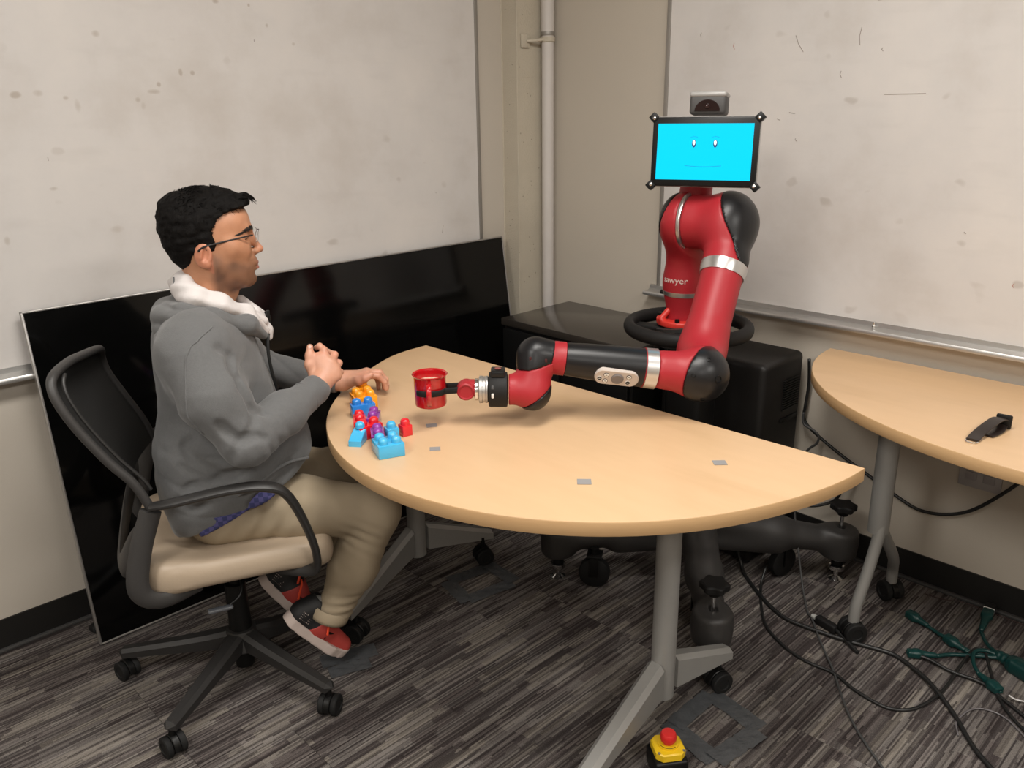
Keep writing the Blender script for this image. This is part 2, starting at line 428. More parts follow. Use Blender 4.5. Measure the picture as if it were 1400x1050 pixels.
M_red = mat('satin_red_paint', (.345, .016, .024), .46, 0, .4)
M_redl = mat('bright_red_flange_paint', (.62, .035, .025), .4)
M_chrome = mat('chrome', (.8, .8, .8), .18, 1)
M_silver = mat('silver_band', (.62, .61, .60), .3, .9)
M_robblk = mat('satin_black_shell', (.0065, .0065, .0075), .36, 0, .38)
M_white = mat('white_plastic', (.75, .74, .72), .4)
# ------------------------------------------------------------------ the room
RX, RY = -5.3, -5.4
def slab(name, lo, hi, m, par=None):
    c = [(a+b)/2 for a, b in zip(lo, hi)]; d = [b-a for a, b in zip(lo, hi)]
    return tag(MB().box(c, d).build(name, m, par, smooth=0), kind='structure')
floor = slab('floor', (RX-.1, RY-.1, -.06), (.1, .1, -.006), M_dgrey)
# carpet tiles, each its own plank, rows running along the left wall
def carpet_tile(x0, x1, y0, y1): return MB().box(((x0+x1)/2, (y0+y1)/2, -.003), (x1-x0-.0008, y1-y0-.0008, .006), bev=.0005, seg=1)
ny = 0; tl, tw = .914, .457
y = 0.0
while y > -3.3:
    x = -.0-(.457 if ny % 2 else 0)*.5
    if x < 0: carpet_tile(x, 0, y-tw, y).build('carpet_tile', M_carpet, floor, smooth=0)
    while x > -3.9:
        carpet_tile(x-tl, x, y-tw, y).build('carpet_tile', M_carpet, floor, smooth=0); x -= tl
    y -= tw; ny += 1
MB().box(((RX+x)/2, RY/2, -.003), (x-RX, -RY, .006)).build('carpet', M_carpet, floor, smooth=0)
MB().box((x/2, (RY+y)/2, -.003), (-x, y-RY, .006)).build('carpet', M_carpet, floor, smooth=0)
slab('ceiling', (RX-.1, RY-.1, CEIL), (.1, .1, CEIL+.1), M_ceil)
slab('wall_left', (RX-.1, 0, 0), (.1, .1, CEIL), M_wall2)
slab('wall_right', (0, RY-.1, 0), (.1, 0, CEIL), M_wall)
slab('wall_back', (RX-.1, RY-.1, 0), (0, RY, CEIL), M_wall)
slab('wall_near', (RX-.1, RY, 0), (RX, 0, CEIL), M_wall)
pil = slab('trim_1', (-.176, -.085, .0), (0, 0, CEIL), M_conc)       # concrete pillar in the corner
mb = MB(); mb.tube([(-.176, -.086, z) for z in np.linspace(.4, 2.6, 60)], [.0022+.0016*abs(math.sin(i*2.7)*math.cos(i*1.3)) for i in range(60)], 6)
mb.tube([(-.176, -.001, z) for z in np.linspace(.0, 2.7, 60)], [.003+.0018*abs(math.sin(i*1.9)*math.cos(i*.7)) for i in range(60)], 6)
mb.box((-.085, -.0855, 1.62), (.11, .0016, .0025))
mb.build('plaster_ridge', M_conc, pil)
for nm, a, b in (('baseboard_left', (RX, -.006, 0), (-.0, 0, .1)), ('baseboard_right', (-.006, RY, 0), (0, 0, .1))):
    o = slab(nm, a, b, M_base)
    if 'left' in nm: MB().box((RX/2, -.012, .006), (-RX, .014, .012), bev=.004).build('toe_strip', M_toe, o)
    else: MB().box((-.012, RY/2, .006), (.014, -RY, .012), bev=.004).build('toe_strip', M_toe, o)
# whiteboards
def whiteboard(label, along, a0, a1, z0, z1, loc):
    """along 'x' (left wall, plane y=0) or 'y' (right wall, plane x=0); a0 is the end nearest the corner"""
    t = thing('whiteboard', label, 'whiteboard', loc)
    def B(a_, b_, d0, d1, zz0, zz1):
        if along == 'x': return ((a_+b_)/2, -(d0+d1)/2, (zz0+zz1)/2), (abs(b_-a_), d1-d0, zz1-zz0)
        return (-(d0+d1)/2, (a_+b_)/2, (zz0+zz1)/2), (d1-d0, abs(b_-a_), zz1-zz0)
    MB().box(*B(a0-.004, a1+.004, .003, .012, z0, z1)).build('writing_surface', M_board_l if along == 'x' else M_board, t, smooth=0)
    fr = MB(); fw = .016
    for q in (B(a0, a0-fw, .002, .016, z0, z1), B(a1, a1+fw, .002, .016, z0, z1), B(a0, a1, .002, .016, z1, z1+fw)): fr.box(q[0], q[1], bev=.002)
    fr.build('frame', M_alu_d, t)
    tr = MB(); e = .02
    # tray profile: back rail, shelf, rolled lip
    prof = [(0.002, z0+.012), (.016, z0+.012), (.018, z0-.002), (.045, z0-.012), (.052, z0-.008), (.058, z0-.006), (.062, z0-.012), (.060, z0-.020), (.050, z0-.023), (.012, z0-.022), (.002, z0-.03)]
    n = len(prof); V = []
    for a_ in (a0+.03, a1-.03):
        for d, z in prof: V.append((a_, -d, z) if along == 'x' else (-d, a_, z))
    F = [[i, (i+1) % n, n+(i+1) % n, n+i] for i in range(n)]+[list(range(n)), list(range(n, 2*n))[::-1]]
    tr.add(V, F).build('tray', M_alu, t, smooth=50)
    return t
wbl = whiteboard('large whiteboard with faint brown smudges above the leaning black screen', 'x', -.314, -3.9, .833, 2.07, (-2.1, 0, .833))
wbr = whiteboard('large whiteboard with aluminium tray behind the red robot', 'y', -.676, -4.3, .833, 2.07, (0, -2.5, .833))
# scratches left by markers on the boards
M_scr = mat('dry_marker_residue', (.30, .26, .235), .7); M_scr2 = mat('red_marker_residue', (.45, .24, .2), .7)
random.seed(7)
mb = MB(); mr = MB()
for y_, z_, dy, dz in [(-.82, 1.74, .0, .015), (-.95, 1.70, .003, .02), (-1.17, 1.71, .03, .05), (-1.42, 1.79, .09, -.004), (-1.38, 1.72, .0, .05), (-1.33, 1.60, .003, .02),
                       (-1.47, 1.53, .12, .0), (-1.17, 1.48, .02, .003), (-1.13, 1.46, .01, .004), (-1.2, 1.40, .006, .01), (-.87, 1.33, .0, .006), (-1.75, 1.15, .004, .004), (-1.9, 1.02, .0, .012), (-1.45, 1.66, .002, .01)]:
    (mr if abs(y_+.95) < .01 or abs(y_+1.9) < .01 else mb).tube([(-.0122, y_, z_), (-.0124, y_-dy/2+.004, z_-dz/2), (-.0122, y_-dy, z_-dz)], .0011, 5)
mb.build('marker_scratches', M_scr, wbr, kind='stuff'); mr.build('red_marker_scratches', M_scr2, wbr, label='faint red marker strokes', kind='stuff')
mb = MB()
for x_, z_, dx, dz in [(-.70, .98, .03, .06), (-.52, 1.07, .008, .03), (-1.25, 1.72, .0, .006), (-.55, 1.2, .0, .004), (-1.9, 1.4, .0, .01)]:
    mb.tube([(x_, -.0122, z_), (x_-dx, -.0122, z_-dz)], .0010, 5)
mb.build('marker_scratches', M_scr, wbl, kind='stuff')
tag(MB().cyl((-.035, -.715, .829), (-.030, -.755, .829), .009, bev=.001).cyl((-.030, -.755, .829), (-.0298, -.757, .829), .006).build('board_marker', M_blk), 'short black marker lying on the right whiteboard tray near its corner', 'marker')
tag(MB().cyl((-.030, -1.532, .826), (-.030, -1.532, .838), .006, bev=.001).cyl((-.030, -1.532, .838), (-.030, -1.532, .850), .0035, bev=.001).build('push_pin', M_chrome), 'tiny silver pin standing on the right whiteboard tray', 'pin')
# pipe
t = thing('pipe', 'white painted vertical pipe running up the corner pillar', 'pipe', (-.042, -.125, 0))
M_pipe = mat('white_pipe_paint', (.56, .525, .495), .5)
MB().cyl((-.042, -.125, 0), (-.042, -.125, 1.782), .0245, seg=28).cyl((-.042, -.125, 1.782), (-.042, -.125, CEIL), .0262, seg=28).build('pipe_run', M_pipe, t)
MB().lathe([(.0268, 0), (.0275, .002), (.0275, .012), (.0268, .014)], (-.042, -.125, 1.772), seg=28).build('pipe_collar', M_alu_d, t)
MB().box((-.135, -.090, 1.752), (.045, .008, .05), bev=.002).tube([(-.13, -.094, 1.75), (-.10, -.11, 1.752), (-.068, -.124, 1.757)], .006, 8).lathe([(.0265, 0), (.0285, .002), (.0285, .018), (.0265, .02)], (-.042, -.125, 1.748), seg=28).build('pipe_bracket', M_conc, t)
# outlet on the right wall
t = thing('wall_outlet', 'pale wall outlet plate under the side table', 'outlet', (0, -1.9, .42))
MB().box((-.004, -1.90, .42), (.008, .12, .075), bev=.002).build('cover_plate', mat('outlet_plate', (.36, .34, .34), .45), t)
MB().box((-.009, -1.875, .42), (.004, .032, .026), bev=.001).box((-.009, -1.925, .42), (.004, .032, .026), bev=.001).build('socket', mat('outlet_socket', (.30, .28, .28), .4), t)
# ceiling lights
for i, (x, y, wt) in enumerate(LIGHTS):
    t = thing('ceiling_light', ['recessed ceiling light panel above the table, outside the frame', 'recessed ceiling light panel above the left wall, outside the frame', 'recessed ceiling light panel right of the camera', 'recessed ceiling light panel behind the camera'][i], 'light', (x, y, CEIL-.03))
    MB().box((x, y, CEIL-.012), (1.25, .65, .024), bev=.003).build('frame', M_white, t)
    MB().box((x, y, CEIL-.026), (1.17, .57, .006)).build('diffuser', mat('lamp_diffuser', (.9, .88, .82), .6, emit=LCOL, estr=2.5), t)
    ceiling_lamp(x, y, wt, t)

# ------------------------------------------------------------------ big black screen leaning on the left wall
t = thing('television', 'huge black flat screen standing on the carpet and leaning against the left wall', 'television', (-1.145, -.19, 0))
a_ = math.atan2(.137, .990); L = 1.006
Rt = np.array([[1, 0, 0], [0, math.cos(a_), math.sin(a_)], [0, -math.sin(a_), math.cos(a_)]])   # local z runs up the panel
def tvp(x, d, h): return np.array([-2.052+x, -.190, .004])+Rt @ np.array([0, d, h])
W = 1.812
def tvbox(x0, x1, d0, d1, h0, h1, bev=.002): return (tvp((x0+x1)/2, (d0+d1)/2, (h0+h1)/2), (x1-x0, d1-d0, h1-h0), Rt, bev)
MB().box(*tvbox(.006, W-.006, -.001, .004, .006, L-.006, 0)).build('screen_panel', M_screen, t, smooth=0)
fr = MB()
for q in ((0, .0065, -.003, .014, 0, L), (W-.0065, W, -.003, .014, 0, L), (0, W, -.003, .014, 0, .006), (0, W, -.003, .014, L-.0055, L)): fr.box(*tvbox(*q))
fr.build('bezel', mat('silver_bezel', (.36, .345, .33), .35, .6), t)
MB().box(*tvbox(.004, W-.004, .004, .013, .004, L-.004)).box(*tvbox(.15, W-.15, .012, .045, .05, .60)).build('back_cover', M_blkm, t)
q = tvp(.01, .075, .03); MB().cyl(q, tvp(.01, .03, .04), .014, bev=.003).build('rear_foot', M_rub, t)

# ------------------------------------------------------------------ low black cabinet and rounded equipment case by the right wall
t = thing('cabinet', 'low glossy black cabinet in the corner behind the red robot', 'cabinet', (-.23, -.56, 0))
MB().box((-.228, -.565, .704), (.40, .66, .028), bev=.003).build('cabinet_top', mat('black_laminate', (.030, .025, .021), .25, coat=.25), t)
MB().box((-.226, -.565, .39), (.38, .64, .60), bev=.003).build('body', M_blk, t)
MB().box((-.428, -.40, .39), (.012, .30, .58), bev=.003).build('door', M_blk, t); MB().box((-.428, -.725, .39), (.012, .30, .58), bev=.003).build('door', M_blk, t)
MB().box((-.226, -.565, .045), (.36, .62, .09)).build('plinth', M_blk, t)
t = thing('equipment_case', 'black equipment case with rounded top edge and vent grille beside the right wall', 'case', (-.18, -1.13, 0))
MB().box((-.18, -1.125, .365), (.26, .40, .71), bev=.022, seg=4).build('case_body', mat('charcoal_case', (.010, .009, .0085), .45, 0, .35, bump=(400, .2, .0006)), t)
for z0 in (.645,):
    m = MB()
    for i in range(13): m.box((-.13, -1.327, .64-i*.0085), (.105, .006, .0045), bev=.001, seg=1)
    m.build('vent_grille', M_blk, t)
MB().box((-.13, -1.327, .50), (.11, .008, .016), bev=.003).build('handle', M_blk, t)
for sx in (-.28, -.08):
    for sy in (-1.29, -.96): MB().cyl((sx, sy, 0), (sx, sy, .014), .018).build('foot', M_rub, t)

# ------------------------------------------------------------------ tables
def dtable_outline():
    m = np.array([-.900, -1.138]); u = np.array([.025, -1.]); n = np.array([-1., -.025]); L = 1.518
    cf = [0.004126, -0.009645, -0.036379, 0.098032, -0.034524, 0.757322]
    P = []
    for th in np.linspace(math.pi, 0, 72):
        r = np.polyval(cf, th)
        e = min(th, math.pi-th)/.42
        if e < 1: e = e*e*(3-2*e); r = (L/2)*(1-e)+r*e
        P.append(m+r*(math.cos(th)*u+math.sin(th)*n))
    return np.array(P)
def ellipse_outline(cy, ry, rx, x0):
    P = []
    for th in np.linspace(0, math.pi, 60): P.append((x0-rx*math.sin(th), cy+ry*math.cos(th)))
    return np.array(P)
def inset(P, d):
    e = np.roll(P, -1, 0)-np.roll(P, 1, 0); nn = np.stack([-e[:, 1], e[:, 0]], 1); nn /= np.linalg.norm(nn, axis=1)[:, None]
    if np.cross(P, np.roll(P, -1, 0)).sum() < 0: nn = -nn
    return P+nn*d
def tabletop(t, P, z1, th=.032):
    MB().prism(inset(P, .0012), z1-th+.001, z1).build('tabletop', M_wood, t, smooth=30)
    n = len(P); V = []; Pi = inset(P, .0014); Pm = inset(P, .0010)
    for q, z in ((Pi, z1+.0002), (Pm, z1-.0002), (P, z1-.0018), (P, z1-th+.0018), (Pm, z1-th), (Pi, z1-th)): V += [[a, b, z] for a, b in q]
    F = [[k*n+i, k*n+(i+1) % n, (k+1)*n+(i+1) % n, (k+1)*n+i] for k in range(5) for i in range(n)]
    MB().add(V, F).build('edge_band', M_edge, t, smooth=50)
def caster(par, x, y, ang, r=.03, z0=.1, stem=None, wheelmat=None, local=False, cap=M_dgrey):
    """twin-wheel caster: hood, two wheels, stem; ang = axle direction"""
    wm = wheelmat or M_rub; ax = np.array([math.cos(ang), math.sin(ang), 0]); fw = np.array([-ax[1], ax[0], 0])
    c = np.array([x, y, r])
    h = MB()
    prof = [(r*1.02*math.cos(a), r*1.02*math.sin(a)) for a in np.linspace(-.25, math.pi+.25, 14)]+[(-r*.72, -.0), (r*.72, -.0)]
    R = np.stack([fw, [0, 0, 1], ax], 1)
    h.prism(prof, -r*.30, r*.30, R, c, bev=.0015)
    h.cyl(c+[0, 0, r*.9], (x, y, z0), .0075, seg=10)
    body = h.build('caster', M_blk, par, local)
    for s in (-1, 1):
        w_ = MB().lathe([(r*.62, 0), (r*.92, .0015), (r, .005), (r, r*.52), (r*.9, r*.60), (r*.55, r*.62), (r*.5, r*.55), (0.0001, r*.55)], c+ax*s*r*.30, ax*s, 22)
        w_.build('wheel', wm, body, local)
    return body
t = thing('meeting_table', 'half-round maple table with grey metal T-legs, robot arm reaching over it', 'table', (-1.12, -1.05, 0))
tabletop(t, dtable_outline(), .735)
for py, nm in ((-1.55, 'B'), (-.535, 'A')):
    leg = MB().cyl((-1.12, py, .07), (-1.12, py, .70), .0305, seg=32).lathe([(.026, -.004), (.0305, 0)], (-1.12, py, .07), seg=32).box((-1.12, py, .698), (.46, .07, .012), bev=.002).build('leg_post', M_gmet, t)
    for s in (-1, 1):      # feet along x: wedge shaped, tapering outward
        L_ = .40 if s < 0 else .225; a0 = .030
        skew = {('B', 1): -.045, ('B', -1): -.075, ('A', 1): -.115, ('A', -1): -.175}[(nm, s)]
        V = []; 
        for f_ in (0, 1):
            x_ = -1.12+s*(a0+(L_-a0)*f_); yc = py+skew*f_; wd = .026-.003*f_; zt = .178-.055*f_; zb = .085+.006*f_
            for dy, z in ((-wd, zb), (-wd, zt-.012), (-wd+.012, zt), (wd-.012, zt), (wd, zt-.012), (wd, zb)): V.append((x_, yc+dy, z))
        F = [[i, (i+1) % 6, 6+(i+1) % 6, 6+i] for i in range(6)]+[list(range(6)), list(range(6, 12))[::-1]]
        if s > 0: F = [f[::-1] for f in F]
        MB().add(V, F).build('foot_arm', M_gmet, leg, smooth=20)
        caster(leg, -1.12+s*(L_-.03), py+skew, 1.2 if s > 0 else .4, .031, .10)
t2 = thing('side_table', 'second half-round maple table pushed against the right wall', 'table', (-.3, -2.16, 0))
tabletop(t2, ellipse_outline(-2.165, .768, .640, -.022), .735)
def bent_leg(t, cy, s=1):
    leg = MB().tube(catmull([(-.40, cy, .70), (-.40, cy, .5), (-.395, cy, .34)], 4), .029, 20).build('leg_post', M_gmet, t)
    for p_ in ([(-.40, cy, .42), (-.405, cy-.01*s, .36), (-.43, cy+.0*s, .22), (-.452, cy+.01*s, .12), (-.456, cy+.012*s, .062)], [(-.385, cy, .40), (-.36, cy, .33), (-.25, cy, .20), (-.175, cy+.02, .12), (-.165, cy+.022, .062)]):
        MB().tube(catmull(p_, 5), .0165, 14).build('leg_tube', M_gmet, leg)
    caster(leg, -.456, cy+.012*s, .9, .033, .08); caster(leg, -.165, cy+.022, 2.6, .033, .08)
    MB().tube([(-.39, cy, .37), (-.375, cy, .31)], .014, 10).build('web_plate', M_gmet, leg)
bent_leg(t2, -1.765); bent_leg(t2, -2.62)

# grey tape squares on the table
M_tape = mat('grey_tape', (.27, .265, .265), .55, bump=(90, .4, .001))
M_tapec = mat('duct_tape_film', (.065, .068, .072), .32, coat=.2, bump=(40, .9, .004), var=(30, .3))
for x, y, s, a, lb in [(-1.389, -.988, .024, 1.0, 'small grey tape square on the table in the shadow beside the mug'), (-1.481, -1.115, .022, .9, 'small grey tape square on the table right of the blue block'), (-1.372, -1.494, .027, .75, 'small grey tape square at the middle of the table front'), (-1.081, -1.649, .026, .8, 'small grey tape square near the right end of the table')]:
    tag(MB().box((x, y, .7359), (s, s*1.15, .0006), rotz(a), 0).build('tape_square', M_tape, smooth=0), lb, 'tape')
# duct tape patches on the carpet
def floor_tape(cx, cy, strips, lb):
    t = thing('floor_tape', lb, 'tape', (cx, cy, 0)); k = 0
    for (ax, ay, bx, by, wd) in strips:
        a = np.array([ax, ay]); b = np.array([bx, by]); d = (b-a)/np.linalg.norm(b-a); n = np.array([-d[1], d[0]]); V = []; F = []; N = 14; rng = np.random.RandomState(k+5)
        for i in range(N+1):
            p_ = a+(b-a)*i/N
            for j in range(6):
                jj = (j/5-.5)*wd*(1+.05*rng.randn()*(j in (0, 5)))
                V.append((p_[0]+n[0]*jj, p_[1]+n[1]*jj, .0025+k*.0012+.0014*abs(math.sin(i*1.9+j*1.3+k))))
        for i in range(N):
            for j in range(5): q = i*6+j; F.append([q, q+1, q+7, q+6])
        o = MB().add(V, F).build('tape_strip', M_tapec, t, smooth=60); k += 1
floor_tape(-1.04, -1.68, [(-1.13, -1.58, -1.16, -1.74, .055), (-.96, -1.60, -.985, -1.76, .055), (-1.13, -1.60, -.965, -1.60, .05), (-1.16, -1.74, -1.0, -1.765, .055)], 'square patch of grey duct tape on the carpet beside the emergency stop')
floor_tape(-1.02, -.73, [(-1.09, -.66, -.94, -.69, .05), (-1.12, -.79, -.95, -.82, .05), (-1.10, -.66, -1.13, -.80, .05), (-.93, -.68, -.94, -.82, .05)], 'patch of grey duct tape on the carpet under the table')
floor_tape(-1.56, -.78, [(-1.63, -.73, -1.48, -.79, .06), (-1.64, -.79, -1.53, -.83, .05)], 'patch of grey duct tape on the carpet by the red shoe')

# emergency stop
ang = -.62
t = thing('emergency_stop', 'yellow emergency stop box with a red mushroom button on the carpet', 'button', (-1.262, -1.672, 0), ang)
c0 = np.array([0, 0, 0])
mb = MB(); oc = [(-.036, -.022), (-.022, -.036), (.022, -.036), (.036, -.022), (.036, .022), (.022, .036), (-.022, .036), (-.036, .022)]
M_yel = mat('yellow_plastic', (.80, .52, .012), .4)
MB().box((0, 0, .026), (.082, .078, .052), bev=.008, seg=3).build('base_box', M_blk, t, local=True)
MB().prism(oc, .052, .074, bev=.003).build('yellow_cover', M_yel, t, local=True)
MB().cyl((0, 0, .074), (0, 0, .079), .024, seg=32).build('collar', M_yel, t, local=True)
MB().cyl((0, 0, .078), (0, 0, .086), .012, seg=20).lathe([(.015, .086), (.0185, .088), (.0195, .094), (.0185, .104), (.016, .108), (.0001, .109)], seg=32).build('red_button', mat('red_plastic', (.62, .022, .02), .35), t, local=True)
for sx in (-1, 1): MB().cyl((.030*sx, -.026, .0735), (.030*sx, -.026, .0755), .0032, seg=12).build('screw', M_alu_d, t, local=True)
MB().tube([(math.cos(a)*.0215, math.sin(a)*.0215, .0795) for a in np.linspace(.2, 2.2, 12)], .0007, 5).tube([(math.cos(a)*.0215, math.sin(a)*.0215, .0795) for a in np.linspace(3.3, 5.3, 12)], .0007, 5).build('arrow_marks', M_blk, t, local=True)
MB().cyl((.0, -.039, .022), (.0, -.058, .020), .009, seg=18).cyl((0, -.058, .02), (0, -.066, .019), .006, seg=14).build('cable_gland', M_chrome, t, local=True)
MB().tube(catmull([(0, -.064, .019), (.0, -.10, .008), (-.03, -.16, .0045), (-.10, -.26, .0045)], 6), .004, 8).build('cable', M_rub, t, local=True)

# wristwatch on the side table
t = thing('wristwatch', 'black wristwatch lying with its strap folded on the side table', 'watch', (-.47, -2.02, .735))
M_lea = mat('black_watch_strap', (.016, .010, .008), .4)
P = catmull([(-.555, -2.012, .739), (-.52, -2.013, .746), (-.485, -2.020, .757), (-.445, -2.028, .765), (-.42, -2.034, .762)], 5); MB().tube(P, .0155, 10, flat=(.18, 1), up=(0, 0, 1)).build('strap', M_lea, t)
P = catmull([(-.42, -2.034, .7450), (-.445, -2.036, .740), (-.47, -2.034, .7385), (-.50, -2.028, .7385)], 5); MB().tube(P, .0145, 10, flat=(.18, 1), up=(0, 0, 1)).build('strap', M_lea, t)
MB().box((-.414, -2.036, .754), (.010, .036, .036), rotz(.1), .004).build('watch_case', M_blk, t)
MB().tube(catmull([(-.555, -1.999, .7375), (-.568, -2.002, .7375), (-.570, -2.020, .7375), (-.558, -2.026, .7375)], 4), .0017, 8).build('buckle', M_chrome, t)
# ------------------------------------------------------------------ robot
A0 = np.array([-.49, -1.13, 0.]); rob = thing('robot_arm', 'red and black one-armed robot with a cyan face screen on a black pedestal', 'robot', tuple(A0))
def V3(*a): return np.array(a, float)
def unit(v): v = np.array(v, float); return v/np.linalg.norm(v)
def rs(name, ops, h, m, par=rob, **k):
    V, F = sdf(ops, h); return mk(name, V, F, m, par, smooth=k.pop('smooth', 180), **k)
S1 = V3(-.548, -1.135, 1.185); S2 = V3(-.515, -1.305, 1.185); n1 = unit(S2-S1)
Eu = V3(-.745, -1.366, .868); Ef = V3(-.865, -1.447, .853); W1 = V3(-1.170, -1.150, .909); W2 = V3(-1.198, -1.168, .829)
# pedestal
M_ped = mat('charcoal_cast_metal', (.035, .033, .032), .5, bump=(200, .2, .001))
ped = MB().box((-.49, -1.17, .50), (.125, .125, .64), rotz(.1), .018, seg=3).build('pedestal_post', M_blk, rob)
MB().cyl((-.49, -1.15, .80), (-.49, -1.14, .862), .085, .098, seg=36).build('top_plate', M_ped, ped)
cen = V3(-.49, -1.22, .135)
tips = [(V3(-.807, -.895, .135), 'x'), (V3(-.862, -1.528, .135), 'y'), (V3(-.168, -1.565, .135), 'z')]
for tp, nm in tips:
    d = unit((tp-cen)*[1, 1, 0]); mid = cen+(tp-cen)*.55
    ops = [s_cyl(tp-[0, 0, .048], tp+[0, 0, .052], .056, .014), s_cap(cen+[0, 0, .10], mid+[0, 0, .040], .060, .050, k=.04), s_cap(mid+[0, 0, .035], tp+[0, 0, .006], .050, .040, k=.035), s_cap(cen+[0, 0, .03], mid+[0, 0, .01], .05, .05, k=.02),
           s_cyl(tp+[0, 0, .047], tp+[0, 0, .07], .013, .002, k=.002, op='-')]
    leg = rs('leg', ops, .006, M_ped)
    # levelling screw, knob and foot
    MB().cyl(tp-[0, 0, .11], tp+[0, 0, .125], .0062, seg=12).build('levelling_screw', M_chrome, leg)
    kb = MB(); pr = [((.038+.004*math.cos(6*a))*math.cos(a), (.038+.004*math.cos(6*a))*math.sin(a)) for a in np.linspace(0, 2*math.pi, 49)[:-1]]
    kb.prism(pr, .0, .022, org=tp+[0, 0, .118], bev=.004).cyl(tp+[0, 0, .10], tp+[0, 0, .12], .016, .022, seg=20).build('knob', M_blkm, leg)
    MB().lathe([(.024, 0), (.025, .003), (.018, .007), (.008, .012), (.0065, .03), (.012, .033), (.0235, .036), (.0255, .044), (.024, .052), (.0125, .058)], (tp[0], tp[1], 0), seg=28).build('levelling_foot', M_chrome, leg)
    MB().cyl(tp-[0, 0, .078], tp-[0, 0, .04], .020, seg=20).build('foot_socket', M_blk, leg)
for x, y, a in ((-.765, -1.02, .6), (-.70, -1.385, 2.2), (-.275, -1.425, 1.3)):
    c = MB(); ax = V3(math.cos(a), math.sin(a), 0); q = V3(x, y, .052)
    c.lathe([(.012, -.018), (.044, -.017), (.051, -.012), (.052, 0), (.051, .012), (.044, .017), (.012, .018)], q, ax, 28).build('caster_wheel', M_rub, rob)
    MB().box(q+ax*.024+[0, 0, .03], (.006, .03, .075), rotz(a), .002).box(q-ax*.024+[0, 0, .03], (.006, .03, .075), rotz(a), .002).box(q+[0, 0, .064], (.055, .05, .008), rotz(a), .002).cyl(q+[0, 0, .066], q+[0, 0, .088], .014).build('caster_fork', M_blk, rob)
# handle ring around the flange
rc = V3(-.515, -1.165, .862)
ring = [rc+V3(.168*math.cos(a)*1.04, .168*math.sin(a)*1.08, 0) for a in np.linspace(0, 2*math.pi, 65)[:-1]]
hr = MB().tube(ring, .021, 14, closed=True, flat=(1.05, .85), up=(0, 0, 1)).build('handle_ring', M_blkm, rob, smooth=180)
for a in (0.3, 1.87, 3.44, 5.01):
    d = V3(math.cos(a), math.sin(a), 0); MB().box(rc+d*.115+[0, 0, -.012], (.12, .04, .014), rotz(a), .003).build('ring_bracket', M_blkm, hr)
MB().box(rc+V3(-.195*.85, -.19*.52, .002), (.006, .016, .01), rotz(.6), .001).build('marker_dot', M_white, hr)
# red flange with bolts
fl = [s_cyl(V3(-.49, -1.13, .862), V3(-.49, -1.13, .882), .083, .004)]
for i in range(8):
    a = i*math.pi/4+.35; d = V3(math.cos(a), math.sin(a), 0); b = V3(-.49, -1.13, .885)
    if i % 2: fl.append(s_cap(b+d*.055+[0, 0, .022], b+d*.078, .010, .009, k=.008))
flange = rs('base_flange', fl, .004, M_redl)
for i in range(8):
    if i % 2 == 0:
        a = i*math.pi/4+.35; d = V3(math.cos(a), math.sin(a), 0); MB().cyl(V3(-.49, -1.13, .880)+d*.074, V3(-.49, -1.13, .891)+d*.074, .0075, seg=12).build('bolt', M_blk, flange)
# torso column and first shoulder housing
B0 = V3(-.49, -1.13, .875); B1 = V3(-.492, -1.13, .99)
fr1 = frame(n1)
drum = [s_ell(S1+n1*.010, (.082, .082, .060), fr1, k=.0), s_cyl(S1+n1*.005, S1+n1*.06, .081, .03, k=.02)]
colm = [s_cap(B0, B1, .054, .055, k=.03), s_cap(B1, V3(-.512, -1.142, 1.145), .055, .062, k=.05)]
cutT = s_half(S1+n1*.026, -n1)
capn = unit(-n1*.93+V3(0, 0, .36)); capp = S1-n1*.030
rs('torso', drum+[cutT]+colm+[s_half(capp, -capn), s_half(V3(0, 0, .868), (0, 0, 1))], .0045, M_red)
rs('shoulder_cap', drum+[cutT]+colm+[s_fn(lambda P: -.0016+0*P[:, 0]), s_half(capp, capn)], .0045, M_robblk)
# thin silver band near the base
zz_ = []
for z_, o_ in ((.955, -.002), (.9555, .0010), (.9695, .0010), (.970, -.002)):
    q_ = snap([V3(-.492+.062*math.cos(a_), -1.131+.062*math.sin(a_), z_) for a_ in np.linspace(0, 2*math.pi, 65)[:-1]], colm, o_+.0004); q_[:, 2] = z_; zz_.append(q_)
MB().add(np.vstack(zz_), [[j*64+i, j*64+(i+1) % 64, (j+1)*64+(i+1) % 64, (j+1)*64+i] for j in range(3) for i in range(64)]).build('silver_band', M_silver, rob, smooth=50)
# silver ring between the shoulder housings
rg = MB(); rg.lathe([(.070, -.006), (.0815, -.0055), (.0825, -.003), (.0825, .003), (.0815, .0055), (.070, .006)], S1+n1*.032, n1, 56); rg.build('silver_ring', M_silver, rob)
# second shoulder housing + upper arm
ua = unit(Eu-S2); q2 = S2+n1*.02
upper = [s_cap(S1+n1*.02, S2-n1*.04, .078, .076, k=.04), s_cap(S2-n1*.012, S2+ua*.13, .064, .058, k=.04), s_ell(S2-n1*.016+V3(0, 0, -.002), (.086, .086, .067), fr1, k=.04), s_cap(S2+ua*.12, Eu-ua*.04, .058, .0585, k=.02)]
capm = unit(n1*.88+V3(0, 0, .47)); c1 = s_half(S1+n1*.038, n1)
rs('upper_arm', upper+[s_cap(Eu-ua*.05, Eu, .059, .060, k=.02), s_cap(Eu, Ef+(Eu-Ef)*.35, .060, .058, k=.03), c1, s_half(S2+n1*.012, -capm)], .0045, M_red)
rs('shoulder_cap', upper+[s_fn(lambda P: -.0018+0*P[:, 0]), c1, s_half(S2+n1*.012, capm)], .0045, M_robblk)
for dz, dn in ((.02, .103), (-.03, .104)):
    pass
t_ = .125
FU = frame(ua); bp_ = []
